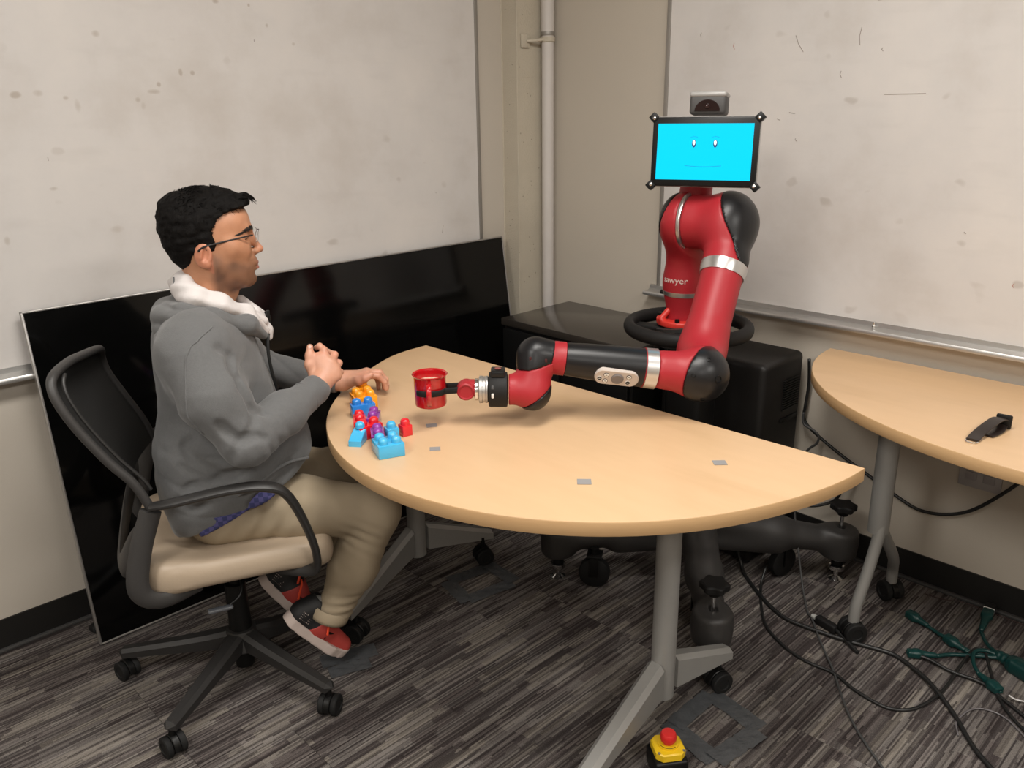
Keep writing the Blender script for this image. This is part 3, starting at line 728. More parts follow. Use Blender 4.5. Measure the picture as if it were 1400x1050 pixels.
for j, (s_, o_) in enumerate(((-.017, -.002), (-.0165, .0012), (-.006, .0016), (.006, .0016), (.0165, .0012), (.017, -.002))):
    c_ = S2+ua*(.149+s_); rr_ = np.array([c_+FU @ V3(.066*math.cos(a_), .066*math.sin(a_), 0) for a_ in np.linspace(0, 2*math.pi, 65)[:-1]])
    q_ = snap(rr_, upper, o_+.0010); q_ = q_-((q_-c_) @ ua)[:, None]*ua; bp_.append(q_)
MB().add(np.vstack(bp_), [[j*64+i, j*64+(i+1) % 64, (j+1)*64+(i+1) % 64, (j+1)*64+i] for j in range(5) for i in range(64)]).build('silver_band', M_silver, rob, smooth=50)
# elbow cap (black) facing the room
ef = unit(W1-Ef); lat = unit(Ef-Eu)
elb = [s_ell(Ef+lat*.002, (.064, .064, .064), k=.02), s_cap(Ef, Ef+ef*.10, .057, .0495, k=.03), s_cap(Ef-lat*.05, Ef, .058, .060, k=.02)]
cn = unit(-ef*.86+lat*.50); cp = Ef+ef*.018
rs('elbow', elb+[s_half(cp, -cn), s_half(Ef+ef*.118, -ef)], .0045, M_red)
elc = rs('elbow_cap', elb+[s_fn(lambda P: -.0018+0*P[:, 0]), s_half(cp, cn)], .0045, M_robblk)
tocam = unit(V3(-2.64, -2.588, 1.52)-Ef)
def disc(pt, nrm, r, m, name, par, th=.002, tor=None):
    o = MB().cyl(pt-nrm*th, pt+nrm*th, r, seg=20)
    return o.build(name, m, par)
side = unit(np.cross(-ef, (0, 0, 1)))   # horizontal, perpendicular to forearm
if side @ tocam < 0: side = -side
for dx, dz, r in ((-.026, .010, .010), (.030, .012, .0055), (-.006, .048, .0055), (.004, -.046, .006)):
    dd = unit(side*math.sqrt(max(.0004, .064**2-dx*dx-dz*dz))+ef*dx+V3(0, 0, dz)); pt = snap([Ef+lat*.002+dd*.068], elb, .0022)[0]
    MB().lathe([(r, -.002), (r, .0012), (r*.8, .0016), (r*.75, -.001), (.0001, -.001)], pt, dd, 18).build('screw_recess', M_blk, elc)
# silver band + forearm
LF = np.linalg.norm(W1-Ef)
fa = lambda s: Ef+ef*s
MB().lathe([(.044, 0), (.0525, .001), (.0515, .031), (.044, .032)], fa(.118), ef, 48).build('silver_band', M_silver, rob)
fore = MB().lathe([(.046, .150), (.0505, .152), (.0495, .20), (.0455, .30), (.0425, .345), (.0415, .352), (.036, .354)], Ef, ef, 56).build('forearm', M_robblk, rob)
MB().lathe([(.038, .352), (.0435, .354), (.0428, .384), (.040, .388)], Ef, ef, 48).build('red_collar', M_red, fore)
MB().tube([fa(.151)-side*0+V3(0, 0, -.0)+V3(math.cos(a)*0, 0, 0)+(.0508*(side*math.cos(a)+np.cross(ef, side)*math.sin(a))) for a in np.linspace(0, 2*math.pi, 49)[:-1]], .0012, 6, closed=True).build('red_seam', M_red, fore)
# keypad
kn = unit(side*.87+V3(0, 0, -.42)); kn = unit(kn-ef*(kn @ ef)); ku = np.cross(kn, ef); kc = fa(.222)+kn*.0445
ky = []
for a in np.linspace(0, 2*math.pi, 41)[:-1]:
    x = .022*math.cos(a)+(.034 if math.cos(a) > 0 else -.034); y = .024*math.sin(a); ky.append((x, y))
KR = np.stack([ef, np.cross(kn, ef), kn], 1)
kp = MB().prism(ky, -.010, .0080, KR, kc, bev=.0015).build('button_pad', mat('pale_grey_pad', (.50, .44, .40), .4), rob)
MB().lathe([(.0155, 0), (.0155, .003), (.014, .0045), (.0001, .0048)], kc+kn*.0080-ef*.002, kn, 26).build('dial', mat('grey_dial', (.16, .14, .135), .45), kp)
for bx, by, mm in ((.043, .004, 0), (.0275, .011, 1), (.0275, -.009, 1), (-.030, .010, 0), (-.030, -.009, 1)):
    p_ = kc+kn*.0080+KR @ V3(bx, by, 0)
    MB().lathe([(.0058, 0), (.0058, .0012), (.0050, .0016), (.0001, .0016)], p_, kn, 16).build('button', M_white if mm else M_blk, kp)
    MB().lathe([(.0056, 0), (.0068, .0), (.0068, .0010), (.0056, .0012)], p_, kn, 16, cap=False).box(p_+kn*.0017, (.0045, .0014, .0005), KR).build('button_ring', M_blk if mm else M_white, kp)
# wrist
dn = unit(W2-W1); g = unit(V3(-1.385, -.985, .832)-W2)
wr = [s_cap(fa(.375), W1, .0415, .042, k=.02), s_cap(W1, W2, .042, .040, k=.02), s_cap(W1+dn*.03, W2+dn*.012, .040, .041, k=.015), s_cap(W2, W2+g*.06, .036, .040, k=.02)]
w1n = unit(V3(0, 0, 1)*.95+ef*.22+side*.10); w1p = W1+V3(0, 0, -.014)
w2n = unit(V3(0, 0, -.80)-g*.60); w2p = W2+w2n*.018
gcut = s_half(W2+g*.062, -g); fcut = s_half(fa(.380), ef)
rs('wrist', wr+[gcut, fcut, s_half(w1p, -w1n), s_half(w2p, -w2n)], .0035, M_red)
wc = rs('wrist_cap', wr+[s_fn(lambda P: -.0016+0*P[:, 0]), fcut, s_half(fa(.388), ef+V3(0, 0, .15)), s_half(w1p, w1n)], .0035, M_robblk)
rs('wrist_cap', wr+[s_fn(lambda P: -.0016+0*P[:, 0]), gcut, s_half(w2p, w2n)], .0035, M_robblk)
for pt, dd in ((W1+side*.041+ef*.012+V3(0, 0, .002), side), (W1+side*.041-ef*.024+V3(0, 0, .002), side)):
    pt = snap([pt], wr, .001)[0]; MB().box(pt, (.006, .004, .009), frame(dd)[:, [0, 2, 1]], .001).build('screw_recess', mat('dark_red_recess', (.05, .003, .004), .6), wc)
# cuff, flange, gripper
cuff = MB().lathe([(.036, .064), (.0445, .066), (.0455, .070), (.0455, .108), (.0435, .112), (.035, .113)], W2, g, 8*6).build('cuff', M_blkm, rob)
up = unit(V3(0, 0, 1)-g*g[2]); sd = np.cross(g, up); sd = sd if sd @ tocam > 0 else -sd
GR = np.stack([g, sd, up], 1)
MB().box(W2+g*.089+up*.047+sd*.004, (.036, .044, .018), GR, .004).build('cuff_button', M_robblk, cuff)
MB().lathe([(.008, 0), (.0085, .0015), (.006, .0025), (.0001, .002)], W2+g*.089+up*.0565+sd*.004, up, 20).build('button', mat('dull_red_button', (.22, .07, .06), .5), cuff)
for z_, w_ in ((.019, .005), (-.002, .0065)):
    c_ = unit(sd*math.sqrt(1-(z_/.046)**2)+up*(z_/.046)); MB().box(W2+g*.102+c_*.0452, (.006, .003, w_*2), np.stack([g, c_, np.cross(g, c_)], 1), .0012).build('button', M_white if z_ < 0 else M_dgrey, cuff)
fg = MB().lathe([(.030, .113), (.0345, .115), (.035, .119), (.0335, .121), (.0335, .128), (.035, .129), (.035, .136), (.030, .138)], W2, g, 40).build('tool_flange', M_alu, rob)
MB().lathe([(.022, .138), (.028, .140), (.028, .147), (.022, .150)], W2, g, 32).build('adapter_ring', M_chrome, fg)
gc = W2+g*.170
gb = MB().lathe([(.0001, -.0235), (.019, -.0235), (.0225, -.0205), (.0245, -.012), (.0245, .012), (.0225, .0205), (.019, .0235), (.0165, .0225), (.0155, .0205), (.0001, .0205)], gc, sd, 36).box(gc-g*.010+up*.012, (.03, .034, .024), GR, .006).build('gripper_body', M_red, rob)
mugc = V3(-1.385, -.985, 0)
def armstrip(s):
    P = [gc+sd*s*.014+V3(0, 0, .006), gc+g*.028+sd*s*.020+V3(0, 0, .004)]
    tg = math.atan2(-g[1], -g[0])
    for k in np.linspace(.45, 2.3, 9):
        a = tg+s*k*(1 if np.cross((-g)[:2], sd[:2]) > 0 else -1); P.append(V3(mugc[0]+.0455*math.cos(a), mugc[1]+.0455*math.sin(a), .834))
    return catmull(P, 4)
for s in (-1, 1): MB().tube(armstrip(s), .0085, 10, flat=(.95, .28), up=(0, 0, 1)).build('gripper_finger', M_rub, rob)

# head
hd = V3(-.500, -1.165, 0); dcn = V3(-.585, -1.235, 1.385)
MB().cyl(V3(-.500, -1.155, 1.245), V3(-.500, -1.160, 1.292), .048, .046, seg=36).build('neck', M_red, rob)
MB().cyl(V3(-.500, -1.160, 1.292), V3(-.500, -1.162, 1.300), .047, .047, seg=36).build('neck_ring', M_alu_d, rob)
dv = unit((V3(-2.64, -2.588, 1.52)-dcn)*[1, 1, 0]); dv = rotz(-.16) @ dv     # screen faces the room, turned a little to the man
dn_ = unit(dv+V3(0, 0, .10)); dr = unit(np.cross((0, 0, 1), dn_)); du = np.cross(dn_, dr)
DR = np.stack([dr, du, dn_], 1)
MB().tube([V3(-.500, -1.162, 1.298), V3(-.505, -1.165, 1.36), dcn-dn_*.03], .028, 16).build('head_stem', M_robblk, rob)
disp = MB().box(dcn, (.290, .186, .024), DR, .006).build('display', M_blk, rob)
MB().box(dcn-dn_*.004, (.293, .189, .018), DR, .004).build('display_rim', mat('pale_grey_rim', (.42, .41, .40), .4), disp)
M_cyan = mat('cyan_screen', (.0, .0, .0), .5, 0, .08, emit=(0.0, .68, 1.0), estr=1.1, var=None)
scr = MB().box(dcn+dn_*.0124, (.259, .150, .0012), DR).build('screen', M_cyan, disp, smooth=0)
M_eye = mat('screen_dark_blue', (.0, .01, .02), .3, emit=(.0, .035, .16), estr=1.0); M_eyew = mat('screen_white', (.5, .5, .5), .3, emit=(.75, .95, 1), estr=1.0); M_line = mat('screen_line', (0, .1, .15), .3, emit=(0, .27, .55), estr=1.0)
def sp(x, y, z=.0134): return dcn+dr*x+du*y+dn_*z
for sx in (-.028, .030):
    ey = []
    for a in np.linspace(0, 2*math.pi, 25)[:-1]: ey.append((.0055*math.cos(a), .0105*math.sin(a)))
    MB().prism(ey, 0, .0005, DR, sp(sx, .022)).build('eye', M_eye, scr)
    MB().prism([(q[0]*.62, q[1]*.62) for q in ey], .0004, .0008, DR, sp(sx-.0002, .0245)).build('eye_glint', M_eyew, scr)
    MB().tube([sp(sx-.010+.020*i/8, .0385+.002*math.sin(math.pi*i/8), .0133) for i in range(9)], .0006, 5).build('eyebrow', M_line, scr)
MB().tube([sp(-.050+.100*i/12, -.037-.003*math.sin(math.pi*i/12), .0133) for i in range(13)], .0009, 5).build('mouth', M_line, scr)
for sx, sy in ((-1, -1), (1, -1), (-1, 1), (1, 1)):
    c_ = dcn+dr*sx*.1435+du*sy*.0915
    MB().box(c_+dn_*.002, (.021, .021, .026), DR @ rotz(math.pi/4), .002).build('corner_bumper', M_blk, disp)
    MB().lathe([(.0045, 0), (.0045, .001), (.0025, .0025), (.0001, .003)], c_-dr*sx*.002-du*sy*.002+dn_*.0145, dn_, 16).build('corner_screw', M_chrome, disp)
cc = dcn+du*.126-dn_*.03
cam_ = MB().box(cc, (.098, .052, .07), DR, .008, seg=3).build('head_camera', M_dgrey, rob)
MB().box(cc+du*.026, (.100, .016, .075), DR, .007, seg=3).build('camera_lid', mat('grey_lid', (.30, .29, .28), .35), cam_)
MB().prism([(.034*math.cos(a), .030*math.sin(a)-.018) for a in np.linspace(0, math.pi, 20)], .030, .037, DR, cc).build('camera_window', mat('dark_red_glass', (.012, .004, .004), .1), cam_)
MB().lathe([(.007, 0), (.006, .003), (.0001, .004)], cc+dn_*.037-du*.006, dn_, 18).build('lens', M_chrome if 0 else mat('lens_glass', (.02, .006, .006), .05), cam_)
# lettering on the torso column
cu = bpy.data.curves.new('txt', 'FONT'); cu.body = 'sawyer'; cu.size = .027; cu.extrude = .0004; cu.align_x = 'CENTER'
to = bpy.data.objects.new('txt', cu); COL.objects.link(to); bpy.context.view_layer.update()
me = to.to_mesh(); tv = np.array([v.co[:] for v in me.vertices]); tf = [list(p_.vertices) for p_ in me.polygons]; to.to_mesh_clear(); bpy.data.objects.remove(to)
rr = .058; th0 = math.atan2(-2.588+1.13, -2.64+.49)-.52
ang_ = th0+tv[:, 0]/rr; hh = tv[:, 1]; zc = 1.0
q_ = np.stack([-.497+.068*np.cos(ang_), -1.133+.068*np.sin(ang_), zc+hh], 1)
tops = drum[:0]+colm
s_ = snap(q_, tops, .0002); TV = s_+(np.stack([np.cos(ang_), np.sin(ang_), 0*ang_], 1))*(tv[:, 2:3]+.0006)
MB().add(TV, tf).build('lettering', mat('pale_lettering', (.62, .50, .46), .5), rob, smooth=0)

# enamel mug held by the gripper
t = thing('mug', 'red enamel mug with a rolled rim held in the robot gripper', 'mug', (-1.385, -.985, .791))
M_en = mat('red_enamel', (.42, .006, .010), .12, coat=.6)
MB().lathe([(.036, 0), (.0395, .002), (.041, .008), (.041, .070), (.0415, .078), (.0445, .0815), (.0455, .083), (.0445, .0845), (.0405, .082), (.0390, .074), (.0390, .010), (.036, .004), (.0001, .004)], (0, 0, 0), seg=48).build('mug_body', M_en, t, local=True)
MB().lathe([(.0001, .0), (.0388, .0), (.0388, .0008)], (0, 0, .061), seg=40).build('inner_disc', mat('pale_cream', (.62, .50, .36), .25), t, local=True)  # pale cream disc across the inside of the mug, below the rim
hdv = unit(V3(-.66, -.75, 0)); hP = catmull([hdv*.040+[0, 0, .070], hdv*.060+[0, 0, .070], hdv*.072+[0, 0, .056], hdv*.070+[0, 0, .034], hdv*.056+[0, 0, .018], hdv*.040+[0, 0, .014]], 6)
MB().tube(hP, .0062, 10, flat=(.45, 1), up=np.cross(hdv, (0, 0, 1)) if 0 else hdv+V3(0, 0, .01)).build('handle', M_en, t, local=True)
# ------------------------------------------------------------------ office chair
RA = math.atan2(-.37, .93); OM = (-1.82, -.60, 0)
ch = thing('office_chair', 'black office swivel chair with a tan padded seat and tilted mesh back', 'chair', OM, RA)
M_tan = mat('tan_leatherette', (.40, .315, .23), .45, bump=(140, .25, .001), var=(9, .08))
M_chb = mat('black_chair_plastic', (.018, .017, .0165), .45, bump=(350, .2, .0006))
M_frm = mat('grey_chair_frame', (.036, .034, .033), .5, bump=(300, .2, .0006))
M_mesh = mat('black_mesh_fabric', (.010, .0095, .009), .8, bump=(500, .5, .0008))
def seat_ops(dz=0, g=0):
    def dis(P):
        x, y = P[:, 0]-.045, P[:, 1]
        return .016*np.exp(-((x+.03)**2/.02+y**2/.025))*(P[:, 2] > .44)-.030*np.clip((x+.02)/.2, -1, 1)**2*0
    ops = [s_box((.043, 0, .452), (.238, .242, .036), .034), s_ell((.235, 0, .448), (.055, .20, .038), k=.03), s_ell((-.13, -.16, .465), (.07, .07, .035), k=.05), s_ell((-.13, .16, .465), (.07, .07, .035), k=.05)]
    rr = .10
    def corner(P):
        q = np.abs(P[:, :2]-np.array([.043, 0]))-np.array([.238-rr, .242-rr]); return np.sqrt((np.maximum(q, 0)**2).sum(1))-rr
    ops.append(s_fn(corner, '&', .03)); ops.append(s_fn(dis)); return ops
V, F = sdf(seat_ops(), .008); 
V[:, 2] += -.05*np.clip((V[:, 0]-.12)/.16, 0, 1)**2*.5
seat = mk('seat', V, F, M_tan, ch, True, 180)
MB().box((.03, 0, .408), (.36, .38, .018), bev=.006).build('seat_shell', M_chb, ch, True)
m = MB().cyl((.024, 0, .03), (.024, 0, .15), .026, seg=24).cyl((.024, 0, .12), (.024, 0, .29), .031, .028, seg=24).cyl((.024, 0, .25), (.024, 0, .39), .015, seg=20)
m.box((.02, 0, .385), (.22, .14, .04), bev=.01); m.build('gas_lift', M_blk, ch, True)
base = MB().cyl((.024, 0, .088), (.024, 0, .150), .052, .040, seg=30, bev=.006).build('hub', M_chb, ch, True)
for i, ad in enumerate((160.7, 232.7, 304.7, 16.7, 88.7)):
    a = math.radians(ad); d = V3(math.cos(a), math.sin(a), 0); n = V3(-d[1], d[0], 0); c = V3(.024, 0, 0); V = []; N = 6
    for k in range(N):
        f = k/(N-1); r_ = .03+.30*f; wd = .026-.009*f; zt = .146-.048*f**.8; zb = .096-.026*f*0-.024*f; 
        for s, z in ((-wd, zb), (-wd, zt-.010), (-wd*.55, zt), (wd*.55, zt), (wd, zt-.010), (wd, zb)): V.append(c+d*r_+n*s+[0, 0, z])
    V.append(c+d*.345+[0, 0, .085])
    F = [[k*6+j, k*6+(j+1) % 6, (k+1)*6+(j+1) % 6, (k+1)*6+j] for k in range(N-1) for j in range(6)]+[[(N-1)*6+j, (N-1)*6+(j+1) % 6, N*6] for j in range(6)]+[[5, 4, 3, 2, 1, 0]]
    lg = MB().add(V, F).build('base_leg', M_chb, ch, True, smooth=25)
    e = c+d*.328; caster(lg, e[0], e[1], a+[.9, -.5, .35, 1.4, .3][i], .0285, .078, local=True)
# lever
MB().tube(catmull([(.04, -.03, .385), (.04, -.10, .375), (.03, -.15, .34), (.0, -.165, .322)], 5), .004, 8).build('height_lever', M_blk, ch, True)
MB().box((-.022, -.168, .318), (.062, .018, .011), rotz(.1) @ np.array(frame((.25, 0, 1), (0, 1, 0)))[:, [0, 1, 2]] if 0 else rotz(.05), .005, seg=3).build('lever_paddle', mat('grey_paddle', (.085, .09, .10), .25), ch, True, smooth=60)
# back frame: side uprights, top rail, mesh
def upr(s):
    y = .235*s; dx = .0 if s < 0 else .035
    lo_ = catmull([(-.06, y*.8, .412), (-.15, y*.97, .412), (-.192, y, .455), (-.176, y, .55), (-.140, y, .650)], 6)
    hi_ = catmull([(-.140, y, .635), (-.162, y, .715), (-.208, y, .785), (-.252, y, .862), (-.278, y, .92)], 6)
    return lo_, hi_
for s in (-1, 1):
    lo_, hi_ = upr(s)
    MB().tube(lo_, [.019, .021, .026, .025, .024], 14, flat=(.55, 1.0), up=(0, 1, 0)).build('lower_upright', M_frm, ch, True)
ds = .0
nearT = catmull([(-.138, -.232, .652), (-.165, -.236, .722), (-.208, -.238, .785), (-.252, -.238, .862), (-.280, -.236, .925), (-.290, -.225, .965), (-.284, -.195, .985), (-.262, -.10, .985), (-.240, .0, .972), (-.224, .10, .955), (-.218, .175, .935), (-.222, .215, .905), (-.215, .228, .86), (-.180, .232, .78), (-.150, .234, .715), (-.130, .232, .652)], 6)
MB().tube(nearT, .0105, 12, flat=(1, 1)).build('back_frame', M_frm, ch, True)
# mesh panel between near and far edges
nl = len(nearT); half = 26
lv = np.linspace(0, 1, 27); left = nearT[:41]; right = nearT[::-1][:41]; V = []; F = []; NU = 14
for i in range(41):
    a, b = left[i], right[i]
    for j in range(NU+1):
        u = j/NU; q = a+(b-a)*u; q = q+V3(-.045*math.sin(math.pi*u)*(1-i/40*.6), 0, 0); V.append(q)
for i in range(40):
    for j in range(NU): k = i*(NU+1)+j; F.append([k, k+1, k+NU+2, k+NU+1])
V = np.array(V); V2 = V-[.006, 0, 0]; nV = len(V)
bnd = MB().add(np.vstack([V, V2]), F+[[x+nV for x in f[::-1]] for f in F]); bnd.build('back_mesh', M_mesh, ch, True, smooth=60)
# inner edge strip (second rim)
MB().tube(nearT[4:36]+V3(.022, .012, -.002), .0045, 8).build('mesh_rim', M_chb, ch, True)
# lumbar belt around the rear
belt = catmull([(-.135, -.236, .648), (-.185, -.225, .575), (-.222, -.15, .485), (-.238, 0, .430), (-.222, .15, .485), (-.185, .225, .575), (-.135, .236, .648)], 7)
MB().tube(belt, [.014, .020, .030, .034, .030, .020, .014], 12, flat=(1.0, .28), up=(0, 0, 1)).build('rear_belt', M_frm, ch, True)
rb = catmull([(-.236, 0, .43), (-.20, 0, .395), (-.10, 0, .385)], 5); MB().tube(rb, .03, 12, flat=(.4, 1), up=(0, 0, 1)).build('back_bracket', M_chb, ch, True)
for s in (-1, 1):
    y = .262*s
    P = catmull([(-.135, y*.92, .662), (-.09, y, .672), (.03, y*1.02, .682), (.115, y*1.03, .676), (.160, y*1.03, .645), (.195, y*1.02, .56), (.215, y, .47), (.205, y*.93, .418), (.13, y*.7, .408)], 7)
    MB().tube(P, [.015, .017, .018, .020, .019, .017, .016, .014, .014], 14, flat=(.62, 1.15), up=(0, 0, 1) if 0 else None).build('armrest', M_chb, ch, True)

# ------------------------------------------------------------------ seated man
man = thing('person', 'seated man in profile with glasses, grey hoodie, khaki trousers and red running shoes', 'person', OM, RA)
def ps(name, ops, h, m, par=man, colf=None, lo=None, hi=None, **k):
    V, F = sdf(ops, h, lo, hi); c = colf(V) if colf else None
    return mk(name, V, F, m, par, True, 180, col=c, **k)
def tintmat(name, rough=.5, sss=0, bump=None, sheen=0):
    t = NT(name, rough); a = t.n('Attribute', attribute_name='tint'); tc = t.n('TexCoord')
    n = t.n('TexNoise', Vector=tc.outputs['Object'], Scale=45.0, Detail=5.0)
    c = t.mix(1.0, a.outputs['Color'], t.ramp(n.outputs['Fac'], [(.3, (.9, .88, .87)), (.7, (1, 1, 1))]), 'MULTIPLY'); t.l(c, t.b.inputs['Base Color'])
    if sss: t.b.inputs['Subsurface Weight'].default_value = sss; t.b.inputs['Subsurface Radius'].default_value = (.012, .005, .003); t.b.inputs['Subsurface Scale'].default_value = .6
    if bump:
        n2 = t.n('TexNoise', Vector=tc.outputs['Object'], Scale=bump[0], Detail=3.0); bp = t.n('Bump', Strength=bump[1], Distance=bump[2]); t.l(n2.outputs['Fac'], bp.inputs['Height']); t.l(bp.outputs[0], t.b.inputs['Normal'])
    t.b.inputs['Sheen Weight'].default_value = sheen; return t.m
M_skin = tintmat('skin', .46, .12, (260, .25, .0006))
Rsh, Rel, Rwr = V3(.0, -.165, .995), V3(.083, -.245, .785), V3(.282, -.095, .843)
Lsh, Lel, Lwr = V3(.035, .165, .995), V3(.165, .235, .82), V3(.378, .128, .778)
head = [
    s_ell((.063, 0, 1.250), (.095, .073, .086), k=.01), s_ell((.098, 0, 1.205), (.066, .063, .092), k=.02), s_ell((.060, 0, 1.195), (.062, .066, .065), k=.03),
    s_ell((.128, 0, 1.262), (.036, .052, .040), k=.03),
    s_cap((.075, -.050, 1.162), (.132, -.024, 1.122), .021, .017, k=.03), s_cap((.075, .050, 1.162), (.132, .024, 1.122), .021, .017, k=.03),
    s_ell((.118, 0, 1.150), (.050, .046, .036), k=.03), s_ell((.148, 0, 1.118), (.0215, .024, .0165), k=.022),
    s_cap((.152, -.034, 1.243), (.1615, -.012, 1.240), .009, .0085, k=.016), s_cap((.152, .034, 1.243), (.1615, .012, 1.240), .009, .0085, k=.016),
    s_cap((.120, -.050, 1.205), (.142, -.034, 1.197), .016, .013, k=.03), s_cap((.120, .050, 1.205), (.142, .034, 1.197), .016, .013, k=.03),
    s_ell((.170, -.031, 1.2245), (.015, .018, .0105), k=.012, op='-'), s_ell((.170, .031, 1.2245), (.015, .018, .0105), k=.012, op='-'),
    s_ell((.1455, -.032, 1.2270), (.0145, .0155, .0105), k=.004), s_ell((.1455, .032, 1.2270), (.0145, .0155, .0105), k=.004),
    s_cap((.1605, 0, 1.236), (.1835, 0, 1.1925), .0075, .0085, k=.012), s_ell((.1845, 0, 1.1895), (.0095, .0095, .0085), k=.006),
    s_ell((.1735, -.0115, 1.1865), (.0105, .0070, .0075), k=.006), s_ell((.1735, .0115, 1.1865), (.0105, .0070, .0075), k=.006),
    s_ell((.1765, -.0070, 1.1800), (.0055, .0034, .0035), k=.003, op='-'), s_ell((.1765, .0070, 1.1800), (.0055, .0034, .0035), k=.003, op='-'),
    s_ell((.156, 0, 1.164), (.020, .028, .016), k=.012),
    s_ell((.1650, 0, 1.1585), (.0150, .022, .0062), k=.006), s_ell((.1655, 0, 1.1455), (.0150, .021, .0068), k=.006),
    s_cap((.176, -.024, 1.1515), (.185, 0, 1.1515), .0014, .0016, k=.003, op='-'), s_cap((.176, .024, 1.1515), (.185, 0, 1.1515), .0014, .0016, k=.003, op='-'),
    s_ell((.178, 0, 1.1330), (.009, .020, .0050), k=.010, op='-'),
    s_cap((.040, 0, 1.00), (.062, 0, 1.145), .064, .054, k=.03), s_cap((.098, 0, 1.07), (.110, 0, 1.085), .012, .010, k=.02)]
for s in (-1, 1):
    Re = rotz(s*.30) @ np.array([[math.cos(.12), 0, math.sin(.12)], [0, 1, 0], [-math.sin(.12), 0, math.cos(.12)]])
    ec = V3(.050, s*.0765, 1.195)
    head += [s_ell(ec, (.0205, .0085, .0290), Re, k=.006), s_ell(ec+V3(.004, s*.0085, .004), (.0115, .0060, .0175), Re, k=.004, op='-'), s_ell(ec+V3(.006, s*.003, -.022), (.010, .006, .009), Re, k=.006),
             s_cap(ec+V3(.013, s*.004, -.010), ec+V3(.016, s*.002, .002), .0045, k=.004), s_cap(ec+V3(-.006, s*.0055, -.006), ec+V3(-.002, s*.006, .014), .003, k=.003)]
body = [s_ell((.03, 0, .90), (.10, .145, .15), k=.03), s_cap(Rsh*[1, .85, 1], Lsh*[1, .85, 1], .045, k=.04), s_ell((.03, 0, .74), (.11, .14, .16), k=.05), s_ell((.0, 0, .58), (.075, .115, .06), k=.04),
        s_cap(Rsh, Rel, .046, .040, k=.03), s_cap(Rel, Rwr, .039, .0265, k=.02), s_cap(Lsh, Lel, .046, .040, k=.03), s_cap(Lel, Lwr, .039, .0265, k=.02),
        s_cap((.02, -.09, .555), (.405, -.10, .478), .062, .050, k=.03), s_cap((.02, .09, .555), (.42, .12, .50), .062, .050, k=.03),
        s_cap((.405, -.10, .478), (.265, -.093, .22), .048, .026, k=.02), s_cap((.42, .12, .50), (.225, .11, .27), .048, .026, k=.02)]
def fing(base, pts, r0, r1, kk=.004):
    P = [V3(*base)]+[V3(*q) for q in pts]; n = len(P)-1; o = []
    for i in range(n): o.append(s_cap(P[i], P[i+1], r0+(r1-r0)*i/n, r0+(r1-r0)*(i+1)/n, k=.007 if i == 0 else kk))
    return o
# right hand, raised in a loose fist with thumb and index up
rh = [s_ell(Rwr+V3(.003, .004, .006), (.021, .019, .026), k=.015)]
RK = [(.3085, -.068, .9125), (.3220, -.078, .8985), (.3300, -.086, .8825), (.3320, -.090, .8655)]
for q, r_ in zip(RK, (.0130, .0130, .0125, .0115)): rh.append(s_cap(Rwr+V3(.004, .002, .010), q, .0175, r_, k=.018))
rh.append(s_ell((.293, -.064, .895), (.024, .018, .032), k=.015))
rh += fing(RK[0], [(.3110, -.060, .9300), (.3020, -.050, .9390), (.2950, -.040, .9330)], .0095, .0072)
rh += fing(RK[1], [(.3370, -.056, .9130), (.3230, -.034, .9160), (.3060, -.038, .9020)], .0098, .0075)
rh += fing(RK[2], [(.3450, -.064, .8920), (.3300, -.040, .8940), (.3110, -.044, .8830)], .0093, .0072)
rh += fing(RK[3], [(.3450, -.072, .8700), (.3310, -.050, .8700), (.3140, -.052, .8640)], .0085, .0066)
rh += fing((.280, -.078, .866), [(.2700, -.068, .8980), (.2730, -.060, .9200), (.2770, -.053, .9400)], .0145, .0082, .008)
# left hand, closed over the orange blocks on the table
LK = [(.452, .104, .806), (.461, .126, .808), (.464, .147, .803), (.460, .166, .794)]
lh = [s_ell(Lwr+V3(.006, 0, .003), (.026, .022, .018), k=.015)]
for q, r_ in zip(LK, (.0125, .0125, .012, .011)): lh.append(s_cap(Lwr+V3(.010, .0, .006), q, .017, r_, k=.018))
lh += fing(LK[0], [(.4860, .1000, .8020), (.5030, .0990, .7820), (.5060, .0990, .7620)], .0095, .0073)
lh += fing(LK[1], [(.4970, .1230, .8040), (.5120, .1210, .7820), (.5130, .1190, .7560)], .0096, .0074)
lh += fing(LK[2], [(.4990, .1460, .7960), (.5120, .1440, .7740), (.5110, .1410, .7500)], .0092, .0072)
lh += fing(LK[3], [(.4900, .1690, .7840), (.5010, .1680, .7640), (.5000, .1650, .7450)], .0085, .0066)
lh += fing((.400, .108, .785), [(.4240, .0880, .7960), (.4450, .0820, .8060), (.4620, .0830, .8130)], .0140, .0080, .008)
_sh = V3(-.010, -.024, -.004)
LK = [tuple(V3(*q)+_sh) for q in LK]
for _i in range(1, len(lh)): o_ = lh[_i]; lh[_i] = (o_[0], (lambda fn: (lambda P: fn(P-_sh*np.clip((P[:, :1]-.378)/.05, 0, 1))))(o_[1]), o_[2]+_sh/2, o_[3]+.015, o_[4])
